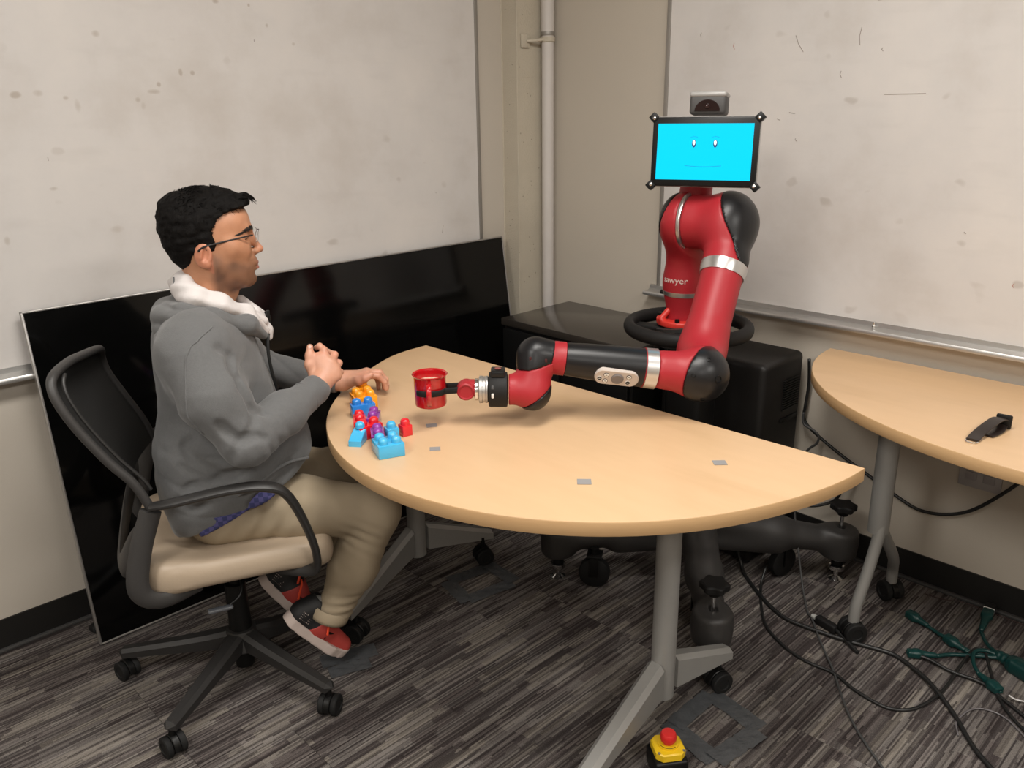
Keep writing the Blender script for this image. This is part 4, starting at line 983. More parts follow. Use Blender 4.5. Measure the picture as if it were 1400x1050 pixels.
def skincol(P):
    x, y, z = P[:, 0], P[:, 1], P[:, 2]; base = np.array([.47, .225, .125]); c = np.tile(base, (len(P), 1))
    def bl(m, col): 
        m = np.clip(m, 0, 1)[:, None]; c[:] = c*(1-m)+np.array(col)*m
    sm = lambda v, a, b: np.clip((v-a)/(b-a), 0, 1)
    hd_ = z > 1.06
    n = noise3(P, 90, 3)
    brd = sm(x, .058, .076)*(1-sm(z+.006*noise3(P, 120, 8), 1.152+.030*sm(x, .135, .085), 1.184+.030*sm(x, .135, .085)))*sm(z, 1.085, 1.10)*(1-.9*np.exp(-((x-.128)**2/.0005+(z-1.186)**2/.0002)))
    brd = np.maximum(brd, sm(x, .150, .16)*np.exp(-((z-1.168)/.0055)**2)*.8)
    bl(brd*hd_*(.66+.16*n), (.070, .036, .024))
    bl(np.exp(-((z-1.152)/.0105)**4)*sm(x, .1715, .1755)*(np.abs(y) < .024)*.7, (.40, .14, .115))
    bl(np.exp(-((z-1.1955)/.016)**2)*sm(x, .176, .19)*.35, (.55, .20, .14))
    bl(((np.abs(y) > .072) & (x < .070) & hd_)*.45, (.55, .19, .12))
    hand = (z < 1.0) & (x > .25); bl(hand*.8, (.60, .315, .215)); bl(hand*sm(noise3(P, 60, 5), .2, 1)*.25, (.62, .24, .17))
    return c
V1, F1 = sdf(head+body[:2], .0026, lo=(-.06, -.13, 1.0), hi=(.21, .13, 1.36))
ops_all = head[-1:]+body
bodyops = [head[i] for i in (0, 1, 2)]+[s_cap((.040, 0, 1.00), (.062, 0, 1.145), .060, .050, k=.03)]+body
V2, F2 = sdf(bodyops+[s_fn(lambda P: P[:, 2]-1.012, '&', 0), s_ell(Rwr+V3(.02, .01, .05), (.075, .07, .055), op='-', k=0), s_ell(Lwr+V3(.06, .01, .0), (.085, .07, .07), op='-', k=0)], .009)
armR = [s_cap(Rel, Rwr, .039, .0265, k=.02)]; armL = [s_cap(Lel, Lwr, .039, .0265, k=.02)]
V3_, F3 = sdf(armR+rh, .0021, lo=(.20, -.16, .77), hi=(.37, 0.0, .975)); V4, F4 = sdf(armL+lh, .0021, lo=(.30, .02, .72), hi=(.53, .20, .86))
Vs = []; Fs = []; n_ = 0
for a, b in ((V1, F1), (V2, F2), (V3_, F3), (V4, F4)): Vs.append(a); Fs.append(b+n_); n_ += len(a)
Vb = np.vstack(Vs); bod = mk('body', Vb, np.vstack(Fs), M_skin, man, True, 180, col=skincol(Vb))
M_nail = mat('fingernail', (.62, .36, .28), .3)
for tip, d, hops in (((.5060, .0750, .768), (1, 0, .25), lh), ((.5120, .0955, .762), (1, 0, .1), lh), ((.5105, .1175, .756), (1, 0, .1), lh), ((.276, -.0600, .9420), (-.3, -.8, .4), rh)):
    q = snap([tip], hops)[0]; MB().lathe([(.0046, -.001), (.0043, .0004), (.0001, .0007)], q, d, 12).build('fingernail', M_nail, bod, True)
# eyes
for s in (-1, 1):
    e_ = MB().lathe([(.0112*math.cos(a), .0112*math.sin(a)) for a in np.linspace(-1.4, 1.5, 14)], (.1465, s*.0305, 1.2245), (1, 0, 0), 20).build('eyeball', mat('eye_white', (.62, .58, .54), .15), man, True, smooth=180)
    MB().lathe([(.0048, 0), (.0042, .0012), (.0001, .0018)], (.1569, s*.0305, 1.2240), (1, 0, -.05), 16).build('iris', mat('brown_iris', (.03, .014, .008), .1), e_, True)
# eyebrows
eb = MB(); rng = np.random.RandomState(3)
for s in (-1, 1):
    for i in range(170):
        u = rng.rand(); y_ = s*(.010+.044*u); z0 = 1.2440-.016*max(0, u-.45)**1.3*1.6+.003*math.sin(u*3)+rng.randn()*.0019*(1.15-u*.6)
        x0 = .171-.040*u**2; q = np.array([(x0, y_, z0), (x0-.003*u, y_+s*.004, z0+.0006), (x0-.008*u, y_+s*.0075, z0-.0004)]); q = snap(q, head); nrm_ = np.array([.8, s*.5*u, .1])
        eb.tube(q+nrm_*[[.0004], [.0012], [.0004]], [.0007, .0006, .0002], 4)
    q = snap([(.160, s*.020, 1.2235), (.160, s*.030, 1.2265), (.154, s*.042, 1.2245), (.148, s*.047, 1.2215)], head); eb.tube(catmull(q+[.0006, 0, 0], 5), .0008, 5)
eb.build('eyebrows', mat('dark_brow_hair', (.012, .008, .006), .6), man, True)
# hair
HZ = [1.14, 1.165, 1.180, 1.196, 1.204, 1.215, 1.240, 1.252, 1.275, 1.287, 1.296, 1.303, 1.31, 1.40]
HX = [.018, .024, .026, .028, .080, .080, .072, .074, .090, .104, .128, .150, .25, .25]
def hcut(P):
    ay = np.abs(P[:, 1]); front = np.clip((ay-.035)/.03, 0, 1)
    hx = np.interp(P[:, 2], HZ, HX); hx2 = np.interp(P[:, 2], [1.14, 1.19, 1.23, 1.285, 1.296, 1.31, 1.4], [.02, .03, .09, .137, .150, .25, .25])
    hx = hx*front+hx2*(1-front)
    return (P[:, 0]-hx+.0025*np.sin(P[:, 2]*900+P[:, 1]*300))*.7
def hnoise(P):
    q = P*np.array([1, 1, .6]); st = noise3(q, 85, 11, 3); return -.0042*np.abs(st)-.0022*noise3(P, 260, 4, 2)
hair_ops = [s_ell((.056, 0, 1.258), (.094, .080, .084), k=.01), s_ell((.112, 0, 1.297), (.055, .060, .040), k=.03), s_ell((.022, 0, 1.215), (.047, .064, .065), k=.03), s_ell((.060, 0, 1.215), (.040, .0775, .050), k=.015),
            s_ell((.150, -.01, 1.303), (.020, .040, .012), k=.014), s_ell((.0, 0, 1.275), (.034, .055, .055), k=.02),
            s_fn(hcut, '&', .003), s_ell((.052, -.090, 1.192), (.020, .016, .028), op='-', k=.003), s_ell((.052, .090, 1.192), (.020, .016, .028), op='-', k=.003), s_fn(lambda P: 1.150-P[:, 2], '&', .004), s_fn(hnoise)]
M_hair = mat('black_hair', (.0035, .0028, .0025), .7, 0, .12, bump=(420, .8, .0015), var=(120, .5))
hairo = ps('hair', hair_ops, .0032, M_hair)
hs = MB(); rng = np.random.RandomState(12)
for i in range(1100):
    th = rng.rand()*2*math.pi; ph = rng.rand()*1.35
    d = V3(math.sin(ph)*math.cos(th), math.sin(ph)*math.sin(th)*.95, math.cos(ph))
    p0 = V3(.056, 0, 1.258)+d*[.094, .080, .084]
    if hcut(p0[None])[0] > -.004: continue
    if d[0] > .2: p0 = p0+V3(.012, 0, .004)
    fl = V3(.55, .0, .15)*(1 if d[2] > .3 else -.2)+rng.randn(3)*.45; fl = fl-d*(fl @ d); fl /= np.linalg.norm(fl)+1e-6; L_ = .010+.012*rng.rand()
    if d[2] < .3: fl = fl*.5+V3(-.1, 0, -.8)
    P = [p0-d*.003, p0+fl*L_*.5+d*.0035, p0+fl*L_+d*(.001+.006*rng.rand())]
    hs.tube(catmull(P, 3), [.0011, .0009, .0002], 4)
for i in range(26):      # forelock tufts
    y_ = rng.uniform(-.045, .035); p0 = V3(.158+rng.rand()*.012, y_, 1.312+rng.rand()*.010)
    P = [p0-V3(.012, 0, -.002), p0+V3(.006, 0, .004), p0+V3(.016, rng.randn()*.003, -.002-.004*rng.rand()), p0+V3(.017+rng.rand()*.005, rng.randn()*.005, -.010)]
    hs.tube(catmull(P, 4), [.0014, .0011, .0003], 5)
hs.build('hair_tufts', M_hair, hairo, True, kind='stuff')
# glasses
M_gl = mat('dark_metal_frame', (.02, .018, .018), .3, .5)
gs = MB()
for s in (-1, 1):
    gs.tube(catmull([(.040, s*.082, 1.206), (.054, s*.0835, 1.2155), (.085, s*.076, 1.221), (.125, s*.0665, 1.2265), (.150, s*.060, 1.2295), (.168, s*.052, 1.2310)], 4), [.0022, .0020, .0016, .0014, .0016], 8, flat=(1.2, .7))
gs.tube(catmull([(.1845, -.013, 1.234), (.1885, 0, 1.2375), (.1845, .013, 1.234)], 5), .0010, 6)
glo = gs.build('glasses', M_gl, man, True)
M_lens = mat('clear_lens', (1, 1, 1), .0, trans=1.0, var=None); M_lens.node_tree.nodes['Principled BSDF'].inputs['IOR'].default_value = 1.12
for s in (-1, 1):
    pts = [(.021*math.copysign(abs(math.cos(a))**.75, math.cos(a)), .0135*math.copysign(abs(math.sin(a))**.75, math.sin(a))) for a in np.linspace(0, 2*math.pi, 33)[:-1]]
    R_ = frame((1, s*.30, -.10)); MB().prism(pts, -.0006, .0006, R_, (.1795, s*.0335, 1.2255)).build('lens', M_lens, glo, True)
    rim = [V3(.1795, s*.0335, 1.2255)+R_ @ V3(a, b, 0) for a, b in pts]; MB().tube(rim, .0007, 5, closed=True).build('lens_rim', mat('silver_wire', (.5, .5, .5), .25, 1), glo, True)

# ---- clothing
M_hood = mat('heather_grey_fleece', (.112, .113, .114), .92, sheen=.2, bump=(420, .55, .0012), var=(160, .14))
M_lin = mat('white_jersey', (.60, .565, .555), .85, bump=(300, .4, .0008))
M_kha = mat('khaki_cotton', (.335, .27, .185), .85, bump=(500, .35, .0006), var=(14, .06))
hem_n = V3(-.39, 0, .92); hem_p = V3(-.09, 0, .532)
def crease(P, c, n, ln, w_, amp, sd):
    q = P-np.array(c); g_ = np.exp(-(q**2).sum(1)/ln**2*1.4)
    ph = q @ unit(n)*w_+2.6*noise3(P, 13, sd, 2); r_ = 1-np.abs(np.sin(ph*.5))**.55     # sharp valleys
    return g_*amp*1.7*(r_*1.3-.35)*(.6+.4*noise3(P, 9, sd+1, 1))
def folds(P):
    f = .0042*noise3(P, 16, 21, 2)+.0022*noise3(P*np.array([1, 1, 1.6]), 42, 22, 2)
    for i, (c, n, ln, w_, amp) in enumerate((((.125, -.235, .775), (.85, .2, .35), .09, 190, .0036), ((-.02, -.16, .66), (.25, 0, 1), .13, 95, .0110), ((.16, -.15, .66), (-.45, 0, .9), .11, 90, .0085), ((.09, -.17, .90), (.9, 0, -.35), .10, 95, .0065), ((.20, .2, .80), (.7, 0, .6), .10, 130, .006), ((.04, -.22, .84), (.6, 0, .8), .08, 170, .0028))): f = f+crease(P, c, n, ln, w_, amp, 50+i*3)
    return f
Rmid = V3(.028, -.215, .89)
hoodie = [s_ell((.030, 0, .935), (.122, .170, .15), k=.03), s_cap((.0, -.12, .99), (.02, .12, .99), .066, k=.05), s_ell((.045, 0, .80), (.140, .168, .16), k=.06), s_ell((.062, 0, .68), (.180, .178, .14), k=.07), s_ell((-.02, 0, .61), (.10, .165, .12), k=.06),
          s_ell((.185, -.03, .70), (.070, .13, .07), k=.05),
          s_box((.040, 0, .64), (.150, .178, .15), .07, k=.04), s_half(hem_p-hem_n*.008, hem_n, k=.006),
          s_cap(Rsh+V3(.004, .008, -.022), Rmid, .077, .073, k=.07), s_cap(Rmid, Rel+V3(0, .005, .006), .075, .064, k=.03), s_cap(Rel, Rel+(Rwr-Rel)*.5, .062, .053, k=.02), s_cap(Rel+(Rwr-Rel)*.5, Rwr-unit(Rwr-Rel)*.02, .053, .038, k=.02),
          s_cap(Lsh, Lel, .080, .060, k=.035), s_cap(Lel, Lwr-unit(Lwr-Lel)*.025, .058, .036, k=.02),
          s_ell((.085, 0, 1.085), (.055, .055, .075), op='-', k=.02), s_fn(folds)]
for li, line in enumerate([[(0.112, -0.27, 0.867), (0.088, -0.27, 0.819), (0.056, -0.27, 0.767)], [(0.097, -0.27, 1.044), (0.111, -0.27, 0.99), (0.117, -0.27, 0.938), (0.117, -0.27, 0.882)], [(0.116, -0.27, 0.875), (0.17, -0.27, 0.881)], [(0.031, -0.27, 0.855), (0.073, -0.27, 0.804), (0.108, -0.27, 0.798)], [(-0.068, -0.19, 0.724), (-0.008, -0.19, 0.685), (0.066, -0.19, 0.677)], [(-0.078, -0.19, 0.8), (-0.038, -0.19, 0.741), (0.018, -0.19, 0.69)], [(-0.068, -0.19, 0.664), (0.016, -0.19, 0.68), (0.094, -0.19, 0.694)], [(0.084, -0.19, 0.599), (0.139, -0.19, 0.631), (0.201, -0.19, 0.665)], [(-0.094, -0.19, 0.639), (-0.055, -0.19, 0.608), (-0.016, -0.19, 0.619)]]):
    q = snap(catmull(line, 4), hoodie[:-1], .0)
    hoodie += [s_cap(q[i], q[i+1], .0042+.0022*(li % 2), op='-', k=.016) for i in range(len(q)-1)]
hoodo = ps('hoodie', hoodie, .0048, M_hood)
for pts in ([(.055, -.20, 1.075), (.010, -.24, 1.05), (-.030, -.26, 1.0), (-.040, -.27, .93), (-.035, -.27, .87), (-.01, -.26, .82)],):
    q = snap(catmull(pts, 5), hoodie, .0003); MB().tube(q, .0021, 6).build('seam', M_hood, hoodo, True, smooth=180)
for a, b, r_ in ((Rwr-unit(Rwr-Rel)*.052, Rwr-unit(Rwr-Rel)*.004, .0375), (Lwr-unit(Lwr-Lel)*.048, Lwr-unit(Lwr-Lel)*.006, .034)):
    ax_ = unit(b-a); L_ = np.linalg.norm(b-a); MB().lathe([(r_*.8, -.001), (r_+.002, 0), (r_+.0035, .004), (r_, .010), (r_-.001, L_-.006), (r_-.003, L_), (r_-.007, L_-.001), (r_-.008, L_-.012)], a, ax_, 30, cap=False).build('cuff', M_hood, man, True, smooth=180)
# hood bunched behind the neck, with its white lining
outer = [s_cap(a, b, ra, rb, k=.03) for a, b, ra, rb in (((.165, -.030, .990), (.125, -.075, 1.030), .016, .021), ((.125, -.075, 1.030), (.055, -.098, 1.058), .021, .026), ((.055, -.098, 1.058), (-.015, -.088, 1.062), .026, .034), ((-.015, -.088, 1.062), (-.042, -.03, 1.048), .034, .044), ((-.042, -.03, 1.048), (-.042, .03, 1.048), .044, .044),
         ((-.042, .03, 1.048), (-.01, .088, 1.058), .044, .034), ((-.01, .088, 1.058), (.06, .096, 1.055), .034, .026), ((.06, .096, 1.055), (.130, .070, 1.030), .026, .02), ((.130, .070, 1.030), (.175, .03, .990), .02, .016))]
outer = [(o[0], (lambda fn: (lambda P: fn(P+np.array([-.004, 0, .010]))+.003))(o[1]), o[2]+np.array([.004, 0, -.010]), o[3], o[4]) for o in outer]
outer += [s_ell((-.040, 0, 1.005), (.036, .085, .048), k=.03), s_fn(lambda P: .0025*noise3(P, 40, 31, 2)+crease(P, (-.02, -.09, 1.03), (.3, .2, 1), .12, 150, .006, 77))]
ps('hood', outer, .0042, M_hood)
inner = [s_cap(a, b, ra, rb, k=.022) for a, b, ra, rb in (((.172, -.020, .985), (.135, -.052, 1.040), .013, .018), ((.135, -.052, 1.040), (.075, -.080, 1.078), .018, .022), ((.075, -.080, 1.078), (.020, -.072, 1.098), .022, .024), ((.020, -.072, 1.098), (-.002, -.035, 1.110), .024, .023), ((-.002, -.035, 1.110), (-.004, .03, 1.112), .023, .023),
         ((.013, -.050, 1.120), (.000, 0, 1.138), .012, .014), ((-.004, .03, 1.112), (.03, .070, 1.095), .023, .022), ((.03, .07, 1.095), (.09, .072, 1.07), .022, .018), ((.09, .072, 1.07), (.150, .045, 1.03), .018, .014), ((.150, .045, 1.03), (.178, .012, .990), .014, .012))]
inner += [s_fn(lambda P: .0035*noise3(P, 60, 33, 2)+.0018*np.sin(P @ np.array([60, 90, 160.])))]
ps('hood_lining', inner, .0038, M_lin)
ps('collar', [s_cap((.130, -.035, 1.050), (.176, -.018, 1.012), .012, .010, k=.01), s_cap((.130, .035, 1.060), (.178, .02, 1.020), .012, .010, k=.01), s_cap((.158, 0, 1.035), (.182, 0, .985), .014, .012, k=.015), s_cap((.182, 0, .985), (.186, -.004, .965), .012, .008, k=.015)], .0036, M_lin)
MB().tube(catmull([(.118, -.072, 1.062), (.08, -.088, 1.083), (.02, -.088, 1.092), (-.02, -.05, 1.112), (-.02, -.02, 1.14)], 6), .0018, 6).build('hood_seam', M_hood, man, True)
# zipper halves
MB().tube(catmull([(.186, .010, 1.030), (.190, .008, 1.010), (.186, -.004, .985), (.179, -.022, .965), (.176, -.035, .92), (.182, -.045, .86), (.196, -.052, .80), (.222, -.058, .74)], 6), [.0045, .004, .0035, .003, .003, .003], 8, flat=(1.3, .7)).build('zipper', M_blk, man, True)
MB().box((.189, .004, 1.018), (.008, .010, .030), rotz(.2), .002).build('collar_clip', M_blk, man, True)
# pocket edge and dark opening
MB().tube(catmull([(.235, -.135, .675), (.17, -.178, .685), (.08, -.190, .640), (.0, -.182, .612)], 6), .004, 8).build('pocket_edge', M_hood, man, True)
# shirt hem
t_ = NT('blue_checked_shirt', .85); tc = t_.n('TexCoord'); ck = t_.n('TexChecker', Vector=tc.outputs['Object'], Scale=90.0, Color1=(.030, .035, .115, 1), Color2=(.075, .07, .20, 1)); t_.l(ck.outputs[0], t_.b.inputs['Base Color'])
ps('shirt', [s_ell((.0, 0, .60), (.118, .166, .11), k=.02), s_cap((-.03, -.095, .553), (.12, -.112, .575), .085, .080, k=.03), s_half(hem_p-hem_n*.020, hem_n, k=.004), s_half((.085, 0, 0), (-1, 0, .2), k=.004), s_half((-.045, 0, 0), (1, 0, 0), k=.004), s_fn(lambda P: .002*noise3(P, 50, 3))], .005, t_.m)
# trousers
def tfold(P):
    f = .0022*noise3(P, 26, 41, 2)
    for c, n, ln, w_, amp in (((.35, -.12, .44), (.6, 0, .8), .07, 210, .0042), ((.10, -.14, .56), (1, 0, -.55), .10, 130, .0040), ((.30, -.1, .22), (.1, 0, 1), .07, 190, .0042), ((.35, .12, .52), (.8, 0, .6), .10, 150, .0045), ((.36, -.11, .36), (.75, 0, .6), .07, 170, .0035)):
        q = P-np.array(c); g_ = np.exp(-(q**2).sum(1)/ln**2*1.4); f = f+amp*g_*np.sin(q @ unit(n)*w_+1.4*noise3(P, 20, 9, 1))
    return f
trou = [s_ell((.005, 0, .565), (.095, .150, .082), k=.03), s_cap((.01, -.085, .545), (.20, -.102, .528), .082, .080, k=.04), s_cap((.20, -.102, .528), (.402, -.10, .474), .080, .067, k=.03), s_cap((.402, -.10, .474), (.330, -.10, .32), .066, .064, k=.03), s_cap((.330, -.10, .32), (.272, -.095, .195), .062, .046, k=.03),
        s_cap((-.02, .085, .550), (.20, .11, .535), .088, .078, k=.04), s_cap((.20, .11, .535), (.415, .12, .50), .078, .068, k=.03), s_cap((.415, .12, .50), (.300, .115, .34), .064, .060, k=.03), s_cap((.300, .115, .34), (.215, .11, .235), .058, .048, k=.03),
        s_fn(lambda P: np.where(P[:, 1] < 0, .178, .222)-P[:, 2]-.15*(P[:, 0]-.25), '&', .004), s_ell((.262, -.093, .170), (.040, .040, .04), op='-', k=.004), s_fn(tfold)]
ps('trousers', trou, .0052, M_kha)
MB().lathe([(.043, -.008), (.0510, -.008), (.0530, .002), (.052, .020), (.0475, .026)], (.256, -.094, .180), unit((.10, 0, .25)), 30, cap=False).build('trouser_cuff', M_kha, man, True, smooth=180)
# shoes: modelled flat (toe +x, up +z, heel at origin), then posed
M_shb = mat('black_mesh_upper', (.010, .010, .011), .6, bump=(600, .8, .001)); M_shr = mat('coral_red_upper', (.42, .050, .040), .6, bump=(350, .4, .0008)); M_sol = mat('pale_sole_foam', (.52, .43, .39), .7)
M_lace = mat('orange_laces', (.85, .075, .022), .6); M_sock = mat('grey_sock', (.30, .29, .275), .9, bump=(300, .5, .001))
def shoe(org, toe, upv, side_):
    X = unit(toe); Z = np.array(upv, float); Z = unit(Z-X*(Z @ X)); Y = np.cross(Z, X); R = np.stack([X, Y, Z], 1); org = np.array(org, float)
    tr = lambda V: V*.90 @ R.T+org
    def plan(P):       # signed distance of the foot outline seen from above
        q = P*[1, 1, 0]; return np.minimum(s_cap((.034, 0, 0), (.185, 0, 0), .034, .044)[1](q), s_cap((.185, 0, 0), (.220, .004, 0), .044, .037)[1](q))
    sole = [s_fn(lambda P: np.maximum(np.maximum(plan(P), np.abs(P[:, 2]-(.016+.02*np.clip((P[:, 0]-.17)/.1, 0, 1)**2+.006*np.clip((.05-P[:, 0])/.06, 0, 1)))-.0155), -.001+0*P[:, 0])*.8, '+', 0)]
    V, F = sdf(sole, .0035, lo=(-.02, -.06, -.01), hi=(.29, .06, .07)); so = mk('shoe_sole', tr(V), F, M_sol, man, True, 60)
    up_ = [s_cap((.035, 0, .045), (.11, 0, .050), .034, .036, k=.02), s_cap((.11, 0, .048), (.225, 0, .040), .037, .028, k=.03), s_cap((.035, 0, .06), (.055, 0, .10), .034, .036, k=.02), s_cap((.06, 0, .095), (.13, 0, .055), .030, .028, k=.03), s_fn(lambda P: .024-P[:, 2]+.012*np.clip((P[:, 0]-.17)/.1, 0, 1), '&', .003),
           s_cap((.060, 0, .10), (.052, 0, .15), .026, .030, k=.004, op='-')]
    redm = lambda P: .085-P[:, 0]+.45*(P[:, 2]-.05)
    V, F = sdf(up_+[s_fn(lambda P: .0012+0*P[:, 0])], .0035); so2 = mk('shoe_upper', tr(V), F, M_shb, man, True, 180)
    V, F = sdf(up_+[s_fn(lambda P: redm(P), '&', .002)], .0035); mk('red_panel', tr(V), F, M_shr, so2, True, 180)
    lc = MB()
    for i in range(6):
        x = .082+i*.016; z = .0905-.0062*i*1.0+.004; s = 1 if i % 2 else -1
        lc.tube(catmull([(x, -.024, z-.014), (x+.004*s, -.008, z), (x+.010*s, .010, z+.001), (x+.012*s, .024, z-.014)], 4), .0042, 6, flat=(1, .7))
    for s in (-1, 1): lc.tube(catmull([(.078, 0, .099), (.070, .016*s, .112), (.078, .036*s, .108), (.092, .034*s, .088), (.086, .014*s, .096), (.078, 0, .100)], 5), .0040, 6); lc.tube(catmull([(.080, .0, .099), (.10, .030*s, .098), (.118, .046*s, .070), (.128, .050*s, .055)], 4), .0036, 6)
    o = lc; o.V = [tr(v) for v in o.V]; o.build('laces', M_lace, so2, True)
    if side_:
        lg = MB(); yy = -.0405 if side_ < 0 else .0405
        for a, b, c in (((.118, .062), (.150, .066), (.138, .056)), ((.119, .058), (.136, .053), (.137, .034)),): lg.add([(a[0], yy, a[1]), (b[0], yy, b[1]), (c[0], yy, c[1])]+[(a[0], yy*1.03, a[1]), (b[0], yy*1.03, b[1]), (c[0], yy*1.03, c[1])], [[0, 1, 2], [5, 4, 3], [0, 3, 4, 1], [1, 4, 5, 2], [2, 5, 3, 0]])
        lg.V = [tr(v) for v in lg.V]; lg.build('side_mark', M_blk, so2, True, smooth=0)
        dt = MB()
        for i in range(7):
            for j in range(4): dt.lathe([(.0013, 0), (.001, .0006), (.0001, .0007)], (.024+i*.0058-.0015*j, yy*.85-.0012, .045+j*.0075), (0, -1 if side_ < 0 else 1, .1), 8)
        dt.V = [tr(v) for v in dt.V]; dt.build('vent_dots', M_sol, so2, True)
    return tr(np.array([[.062, 0, .095]]))[0]
ka = shoe((.128, -.078, .192), (.149, .010, -.176), (.80, .0, .62), -1)
kb_ = shoe((.085, .100, .225), (.150, -.03, -.20), (.80, 0, .60), -1)
for a, b in ((ka, V3(.262, -.093, .205)), (kb_, V3(.215, .11, .26))): ps('sock', [s_cap(a, b, .030, .033, k=.01)], .005, M_sock)
# ------------------------------------------------------------------ toy blocks on the table
def block(lb, x, y, rz, nx, ny, m, h=.032, u=.0318, kindshape=None, z=.7352):
    t = thing('toy_block', lb, 'toy block', (x, y, z), rz, 'toy blocks in a row on the table')
    mb = MB()
    if kindshape == 'arch':
        L_ = nx*u; P = [(-L_/2, 0)]+[(-L_/2+L_*i/14, h*(.25+.75*math.sin(math.pi*(.08+.42*i/14)))) for i in range(15)]+[(L_/2, 0)]
        mb.prism(P, -ny*u/2, ny*u/2, np.array([[1, 0, 0], [0, 0, -1], [0, 1, 0.]]), bev=.0012)
    elif kindshape == 'arches':
        L_ = nx*u; P = [(-L_/2, 0), (-L_/2, h), (L_/2, h), (L_/2, 0)]
        for k in range(nx): cx = L_/2-u*(k+.5); P += [(cx+u*.3*math.cos(a), .55*h*math.sin(a)) for a in np.linspace(0, math.pi, 9)]
        P.append((-L_/2, 0)); P = P[:-1]
        mb.prism(P, -ny*u/2, ny*u/2, np.array([[1, 0, 0], [0, 0, -1], [0, 1, 0.]]))
    else: mb.box((0, 0, h/2), (nx*u-.0004, ny*u-.0004, h), bev=.0014)
    mb.build('block_body', m, t, True)
    for i in range(nx):
        for j in range(ny):
            if kindshape == 'arch' and i < nx-1: continue
            cx, cy = (i-(nx-1)/2)*u, (j-(ny-1)/2)*u; r = .0118
            MB().lathe([(r, 0), (r, .008), (r*.96, .0105), (r*.82, .0135), (r*.55, .0158), (r*.25, .0166), (.0001, .0168)], (cx, cy, h-.0005), seg=22).build('stud', m, t, True, smooth=60)
    return t
PL = lambda n, c: mat(n, c, .12, coat=.5)
cy_ = PL('sky_blue_plastic', (.055, .42, .72)); bl_ = PL('mid_blue_plastic', (.022, .20, .62)); pu_ = PL('purple_plastic', (.24, .035, .30)); rd_ = PL('toy_red_plastic', (.68, .012, .022)); or_ = PL('yellow_orange_plastic', (.95, .36, .012))
ra = -.35
block('large sky-blue toy block with four studs, nearest the front of the row', -1.574, -1.055, ra, 2, 2, cy_)
block('purple toy block with arched openings squeezed behind the large sky-blue block', -1.558, -.990, ra+1.35, 2, 1, pu_, kindshape='arches')
block('sky-blue toy block with a curved sloping top behind the purple arched block', -1.583, -.945, ra+1.0, 2, 1, cy_, kindshape='arch')
block('red toy block with two studs behind the curved sky-blue block', -1.545, -.934, ra+.25, 2, 1, rd_, h=.034)
block('purple toy block with two studs on the mug side of the row', -1.497, -.888, ra+1.2, 2, 1, pu_, h=.034)
block('red toy block with two studs on the seated man\'s side of the row', -1.536, -.882, ra+1.35, 2, 1, rd_, h=.034)
block('mid-blue toy block with two studs between the red and orange blocks', -1.467, -.795, ra, 2, 1, bl_, h=.034)
block('yellow-orange toy block with four studs under the man\'s left hand', -1.425, -.738, ra, 2, 2, or_, h=.036)
block('yellow-orange toy block farthest back, held by the fingertips', -1.392, -.690, ra+.1, 1, 1, or_, h=.040)
block('small sky-blue toy block with one stud beside the small red block', -1.513, -.985, ra+.1, 1, 1, cy_, h=.030, u=.030)
block('small red toy block with one stud standing on its own toward the mug', -1.474, -.990, ra+.2, 1, 1, rd_, h=.028, u=.027)
# ------------------------------------------------------------------ cables
M_cab = mat('black_cable', (.010, .010, .010), .45); M_cabg = mat('grey_cable', (.05, .05, .05), .5); M_grn = mat('dark_green_plastic', (.003, .034, .032), .38)
def cable(lb, pts, r, m=M_cab, extra=None, n=8):
    t = MB().tube(catmull(pts, n), r, 8).build('cable', m, None, smooth=180); return tag(t, lb, 'cable')
cable('thick black power cable curving across the carpet in front of the side table leg', [(-.36, -1.287, .12), (-.34, -1.31, .03), (-.366, -1.342, .006), (-.446, -1.449, .006), (-.5, -1.551, .006), (-.503, -1.63, .006), (-.486, -1.746, .008), (-.467, -1.805, .006), (-.452, -1.864, .006), (-.459, -1.904, .006), (-.492, -1.967, .010), (-.534, -2.024, .012), (-.596, -2.094, .006), (-.649, -2.138, .006), (-.695, -2.183, .006), (-.75, -2.26, .006), (-.80, -2.36, .006)], .0062)
cable('black cable making a wide loop on the carpet beside the green cord hub', [(-.344, -1.405, .05), (-.408, -1.427, .005), (-.564, -1.53, .005), (-.628, -1.622, .005), (-.653, -1.708, .005), (-.649, -1.791, .005), (-.675, -1.861, .005), (-.687, -1.932, .005), (-.678, -1.972, .005), (-.641, -2.006, .005), (-.571, -2.028, .008), (-.483, -2.033, .005), (-.348, -2.03, .010), (-.284, -2.034, .018), (-.276, -2.057, .02), (-.358, -2.102, .014), (-.422, -2.136, .006), (-.495, -2.195, .005), (-.56, -2.28, .005)], .0045)
cable('thin grey cable hanging from the table edge and running toward the bottom of the picture', [(-.261, -1.438, .30), (-.261, -1.448, .22), (-.289, -1.481, .14), (-.332, -1.531, .03), (-.418, -1.595, .005), (-.452, -1.627, .008), (-.556, -1.71, .010), (-.637, -1.785, .005), (-.722, -1.847, .010), (-.786, -1.903, .005), (-.847, -1.968, .005), (-.95, -2.10, .005)], .0032, M_cabg)
cable('black cable plugged into the nearest green socket head', [(-.425, -1.905, .012), (-.412, -1.953, .012), (-.418, -2.02, .008), (-.411, -2.097, .008), (-.437, -2.155, .006), (-.50, -2.27, .005)], .0048)
cable('thin white cable beside the green cord hub', [(-.426, -2.166, .016), (-.422, -2.186, .010), (-.392, -2.225, .005), (-.33, -2.28, .005)], .0022, mat('white_cable', (.55, .53, .52), .4))
M_clr = mat('clear_grey_wire', (.13, .12, .125), .25)
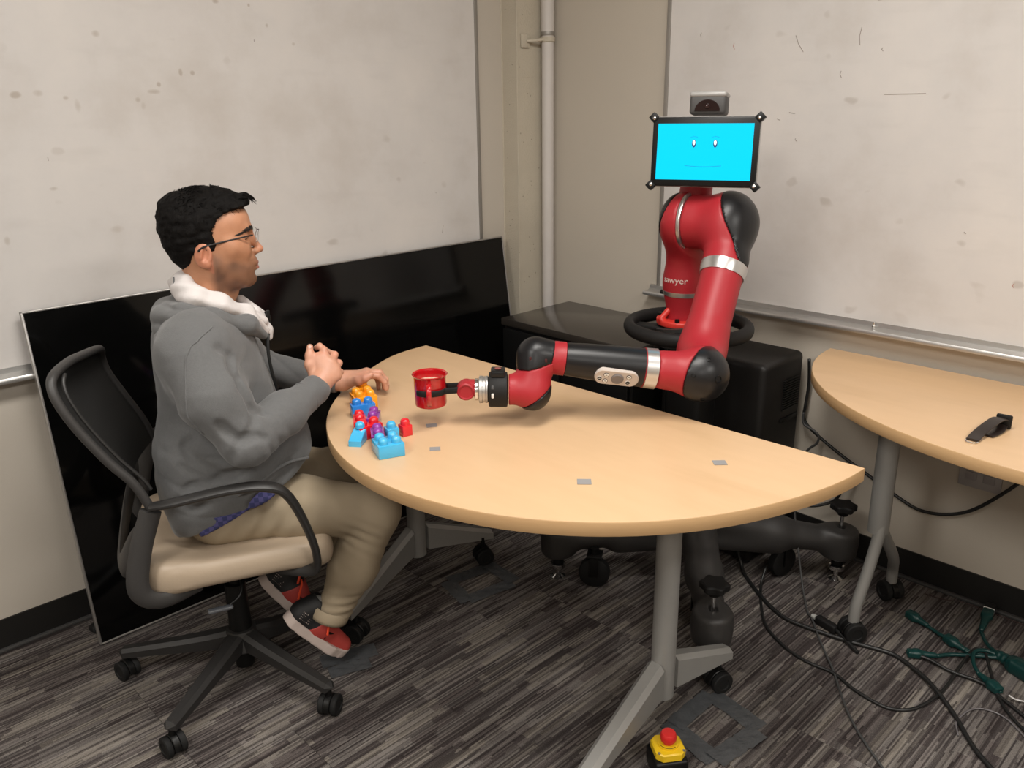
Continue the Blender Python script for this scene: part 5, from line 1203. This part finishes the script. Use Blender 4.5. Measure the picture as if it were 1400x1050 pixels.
cable('faint clear grey wire looping beside the thick black cable', [(-.66, -2.123, .004), (-.63, -2.108, .004), (-.607, -2.102, .004), (-.547, -2.109, .004), (-.514, -2.133, .004), (-.507, -2.176, .004), (-.535, -2.224, .004), (-.60, -2.29, .004)], .0022, M_clr)
cable('thin brown wire lying along the right baseboard', [(-.063, -1.816, .003), (-.056, -1.868, .003), (-.03, -1.918, .003), (-.028, -2.002, .003), (-.03, -2.1, .003)], .0016, mat('brown_wire', (.035, .015, .012), .5))
cable('black cable hanging in a slack curve along the right wall under the side table', [(-.045, -1.338, .690), (-.03, -1.338, .60), (-.03, -1.334, .52), (-.03, -1.334, .47), (-.03, -1.372, .433), (-.03, -1.477, .377), (-.03, -1.57, .336), (-.03, -1.68, .288), (-.03, -1.756, .267), (-.03, -1.842, .285), (-.03, -1.919, .338), (-.03, -2.027, .472), (-.03, -2.12, .62), (-.03, -2.16, .70)], .0055)
cable('small grey cable coil hanging behind the equipment case corner', [(-.05, -1.338, .50), (-.05, -1.345, .46), (-.05, -1.38, .446), (-.05, -1.401, .431), (-.05, -1.398, .403), (-.05, -1.372, .374), (-.05, -1.345, .33), (-.05, -1.338, .28)], .0042, M_cabg)
cable('short black cable end curling out under the right tip of the table', [(-.10, -1.54, .36), (-.1, -1.524, .3), (-.1, -1.516, .262), (-.1, -1.489, .228), (-.12, -1.44, .205), (-.14, -1.38, .20)], .005)
# power adapter
t = thing('power_adapter', 'black power adapter lying beside the side table caster', 'adapter', (-.456, -1.685, 0))
a = V3(-.446, -1.640, .012); b = V3(-.466, -1.712, .014); d = unit(b-a)
R_ = frame(d); MB().box((a+b)/2, (.024, .026, np.linalg.norm(b-a)), R_, .005, seg=3).build('adapter_body', M_blkm, t)
MB().cyl(a-d*.018, a, .007, .009, seg=14).build('connector_tip', mat('pale_connector', (.40, .40, .38), .4), t)
MB().tube(catmull([b, (-.49, -1.755, .010), (-.515, -1.80, .006)], 5), .006, 8).build('adapter_lead', M_cab, t)
# green multi-outlet cord
t = thing('extension_cord', 'dark green multi-outlet extension cord spread on the carpet at the right', 'extension cord', (-.29, -2.12, 0))
hub_a, hub_b = V3(-.268, -2.095, .020), V3(-.312, -2.215, .020); d = unit(hub_b-hub_a)
V, F = sdf([s_cap(hub_a, hub_b, .015, .024, k=.01), s_box((hub_a+hub_b)/2+d*.02, (.022, .020, .05), .008, frame(d), k=.012), s_fn(lambda P: .0012*np.sin(P @ d*420)*((P-hub_a) @ d < .05))], .0035)
mk('hub', V, F, M_grn, t)
for pts in ([(-.249, -1.893, .010), (-.261, -1.923, .010), (-.276, -1.949, .014), (-.296, -2.036, .014), (-.272, -2.098, .018)], [(-.299, -2.014, .012), (-.298, -2.045, .012), (-.276, -2.098, .02)], [(-.379, -1.966, .010), (-.343, -1.993, .010), (-.31, -2.041, .014), (-.274, -2.1, .018)],
            [(-.384, -2.080, .012), (-.352, -2.055, .018), (-.309, -2.042, .026), (-.280, -2.062, .026), (-.270, -2.1, .02)], [(-.169, -2.016, .012), (-.213, -2.042, .012), (-.245, -2.070, .016), (-.262, -2.1, .02)], [(-.312, -2.215, .02), (-.31, -2.28, .012), (-.27, -2.40, .006)]):
    MB().tube(catmull(pts, 6), .0055, 8).build('cord', M_grn, t, smooth=180)
for a, b, w_ in (((-.226, -1.824, .014), (-.249, -1.893, .012), 1), ((-.276, -1.953, .016), (-.299, -2.014, .014), 1), ((-.427, -1.904, .014), (-.379, -1.966, .012), .9), ((-.423, -2.144, .014), (-.384, -2.08, .013), 1), ((-.075, -2.004, .034), (-.169, -2.016, .015), 1.1)):
    a = V3(*a); b = V3(*b); d = unit(b-a); L_ = np.linalg.norm(b-a)
    V, F = sdf([s_box(a+d*.016, (.0135*w_, .0105*w_, .017), .004, frame(d), k=.01), s_cap(a+d*.025, b-d*.004, .0125*w_, .0075, k=.012), s_box(a+d*.008, (.0042, .0016, .010), .0003, frame(d), k=0, op='-')], .0028)
    hd_ = mk('socket_head', V, F, M_grn, t)
    if w_ > 1:
        c = a-d*.012; MB().box(c, (.032, .026, .024), frame(d), .004).build('plug', M_blk, hd_, label='black plug in the socket head'); MB().box(c+d*.0135, (.030, .024, .0022), frame(d)).build('plug_ring', M_white, hd_)
